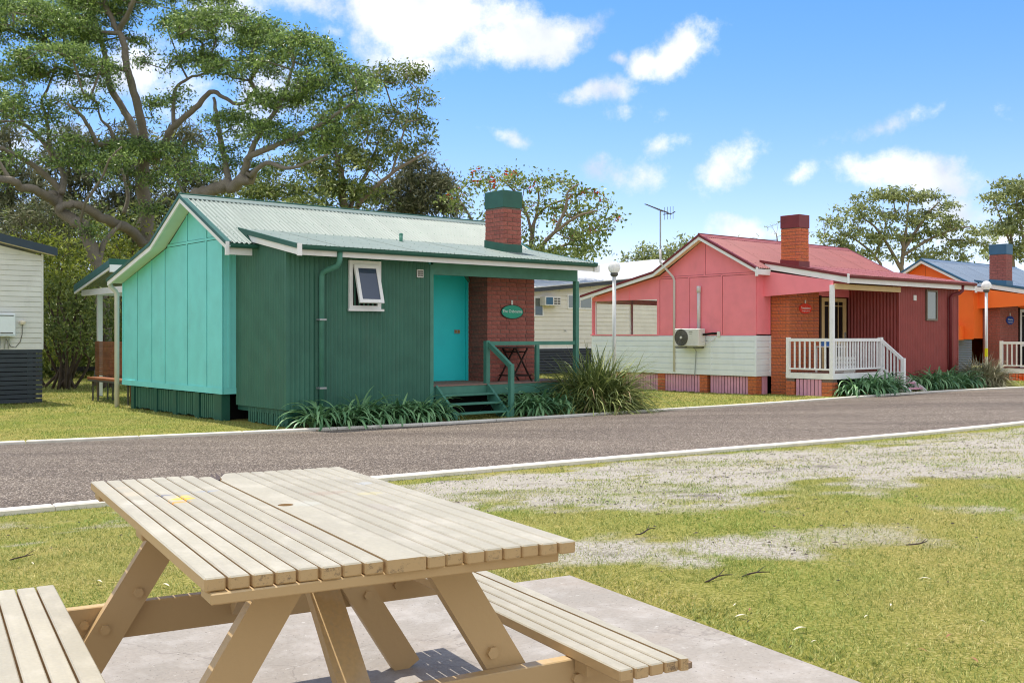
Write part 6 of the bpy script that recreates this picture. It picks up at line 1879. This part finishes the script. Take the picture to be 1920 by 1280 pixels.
def ground_at(px, py):
    z = 0.
    for _ in range(40):
        t = (1.5 - z) * 1942 / (py - 630); x = (px - 960) * t / 1942; z = float(ground_z(x, t))
    return x, t, z


def litter():
    rg = random.Random(4)
    pale = mat('bleached_leaf', S(222, 212, 190), .7, .1, 8, island=.15); brown = mat('brown_leaf', S(150, 104, 70), .7, .2, 8, island=.2); char = mat('charcoal_bit', S(38, 36, 36), .9, .2, 20)
    spots = [(1379, 1141, pale, .07), (1390, 1162, pale, .13), (1406, 1150, brown, .09), (1500, 1186, pale, .15), (1527, 1211, pale, .06), (1670, 1141, pale, .08), (1735, 1091, pale, .12), (1842, 1173, pale, .06), (1728, 1227, brown, .09),
             (1780, 1200, brown, .11), (1826, 1245, brown, .12), (1404, 1173, char, .07), (1484, 1221, char, .07), (1446, 1123, char, .04), (1590, 1122, char, .04), (1475, 1006, pale, .05), (185, 1096, pale, .11), (310, 1103, pale, .13), (60, 1062, pale, .09), (1625, 1163, pale, .07)]
    where = ['just right of the pad edge, nearest the pad of a small group', 'long one beside the pad edge right of the bench end', 'short one right of the group by the pad edge', 'large one in the middle of the right lawn',
             'small one just below the large pale leaf', 'high on the right lawn, left of a long pale one', 'long one highest on the right lawn', 'small round one near the right edge of the photo', 'at the lower right of the lawn, standing lighter than its neighbours',
             'left of the lowest leaf at the lower right', 'lowest of all at the lower right', 'just below the pale group by the pad edge', 'below the large pale leaf, close to the pad', 'small bit above the pad edge group', 'small bit in the middle of the right lawn',
             'in the sandy patch beyond the tabletop corner', 'left of the left front table leg', 'seen between the left table leg and the tabletop', 'left lawn above the left bench', 'small one between the large pale leaf and the right edge']
    for i, (px, py, m, L) in enumerate(spots):
        x, y, z = ground_at(px, py); a = rg.uniform(0, 3.14)
        mb = MB()
        n = 6; pts = []
        for j in range(n + 1):
            L2 = L * .5; t = j / n; w = L2 * .10 * math.sin(math.pi * (t * .9 + .05)); h = .006 + .006 * math.sin(math.pi * t)
            mb.v += [((t - .5) * L2, -w, h + .3 * w), ((t - .5) * L2, 0, h), ((t - .5) * L2, w, h + .3 * w)]
        for j in range(n):
            for k in range(2): mb.f.append((j * 3 + k, j * 3 + k + 1, j * 3 + 4 + k, j * 3 + 3 + k))
        o = mb.build('fallen_leaf', m, None, loc=(x, y, z + .012), rot=(0, 0, a))
        kind = {'bleached_leaf': 'pale', 'brown_leaf': 'brown', 'charcoal_bit': 'blackened'}[m.name]
        tag(o, '%s fallen leaf, %s' % (kind, where[i]), 'leaf', 'fallen leaves on the lawn')
    for i, (px, py, a, L, lab) in enumerate([(1210, 1003, .5, .42, 'dark stick on the grass right of the picnic tabletop corner'), (1345, 1092, .3, .4, 'thin dark twig on the grass above the end of the right bench'), (1415, 1084, .1, .35, 'second thin dark twig on the grass above the right bench'), (40, 1052, .6, .3, 'blackened stick on the grass above the left bench'), (1720, 1026, .1, .3, 'small dark twig on the grass at the right')]):
        x, y, z = ground_at(px, py); mb = MB()
        pts = [Vector((t * L * .42, .02 * math.sin(5 * t + i), .016 + .012 * math.sin(3 * t))) for t in np.linspace(-.5, .5, 6)]
        mb.tube(pts, [.003, .005, .005, .004, .003, .002], 6); mb.tube([pts[3], pts[3] + Vector((.07, .06, .02))], [.003, .001], 5)
        tag(mb.build('fallen_stick', BROWN, None, loc=(x, y, z + .01), rot=(0, 0, a)), lab, 'stick')
    # bark chips, charcoal crumbs and leaf scraps through the sand
    r2 = np.random.default_rng(9); V = []; F = []; n = 0
    while n < 800:
        x = r2.uniform(-4, 9); y = r2.uniform(5, 16.5)
        if abs(x / y) > .51: continue
        d = float(near_dist(x, y))
        if d < .1: continue
        m_ = float(sand_mask(np.array([x]), np.array([y]))[0])
        if r2.random() > .08 + m_ * .8 * float(fbm(np.array([x]), np.array([y]), 1.2, 4, 8)[0] > .5): continue
        z = float(ground_z(x, y)) + .012; s = r2.uniform(.004, .011); a = r2.uniform(0, 6.28); c, sn = math.cos(a), math.sin(a); e = r2.uniform(1, 2.6)
        b = len(V)
        V += [(x + c * s * e, y + sn * s * e, z), (x - sn * s, y + c * s, z), (x - c * s * e, y - sn * s * e, z), (x + sn * s, y - c * s, z), (x, y, z + s * .8)]
        F += [(b, b + 1, b + 4), (b + 1, b + 2, b + 4), (b + 2, b + 3, b + 4), (b + 3, b, b + 4)]; n += 1
    me = bpy.data.meshes.new('debris'); me.from_pydata(V, [], F)
    tag(link_mesh('debris', me, mat('bark_and_charcoal_crumbs', S(78, 68, 60), .9, .2, 10, island=.5)), 'bark chips and charcoal crumbs scattered over the sandy lawn', kind='stuff')


litter()
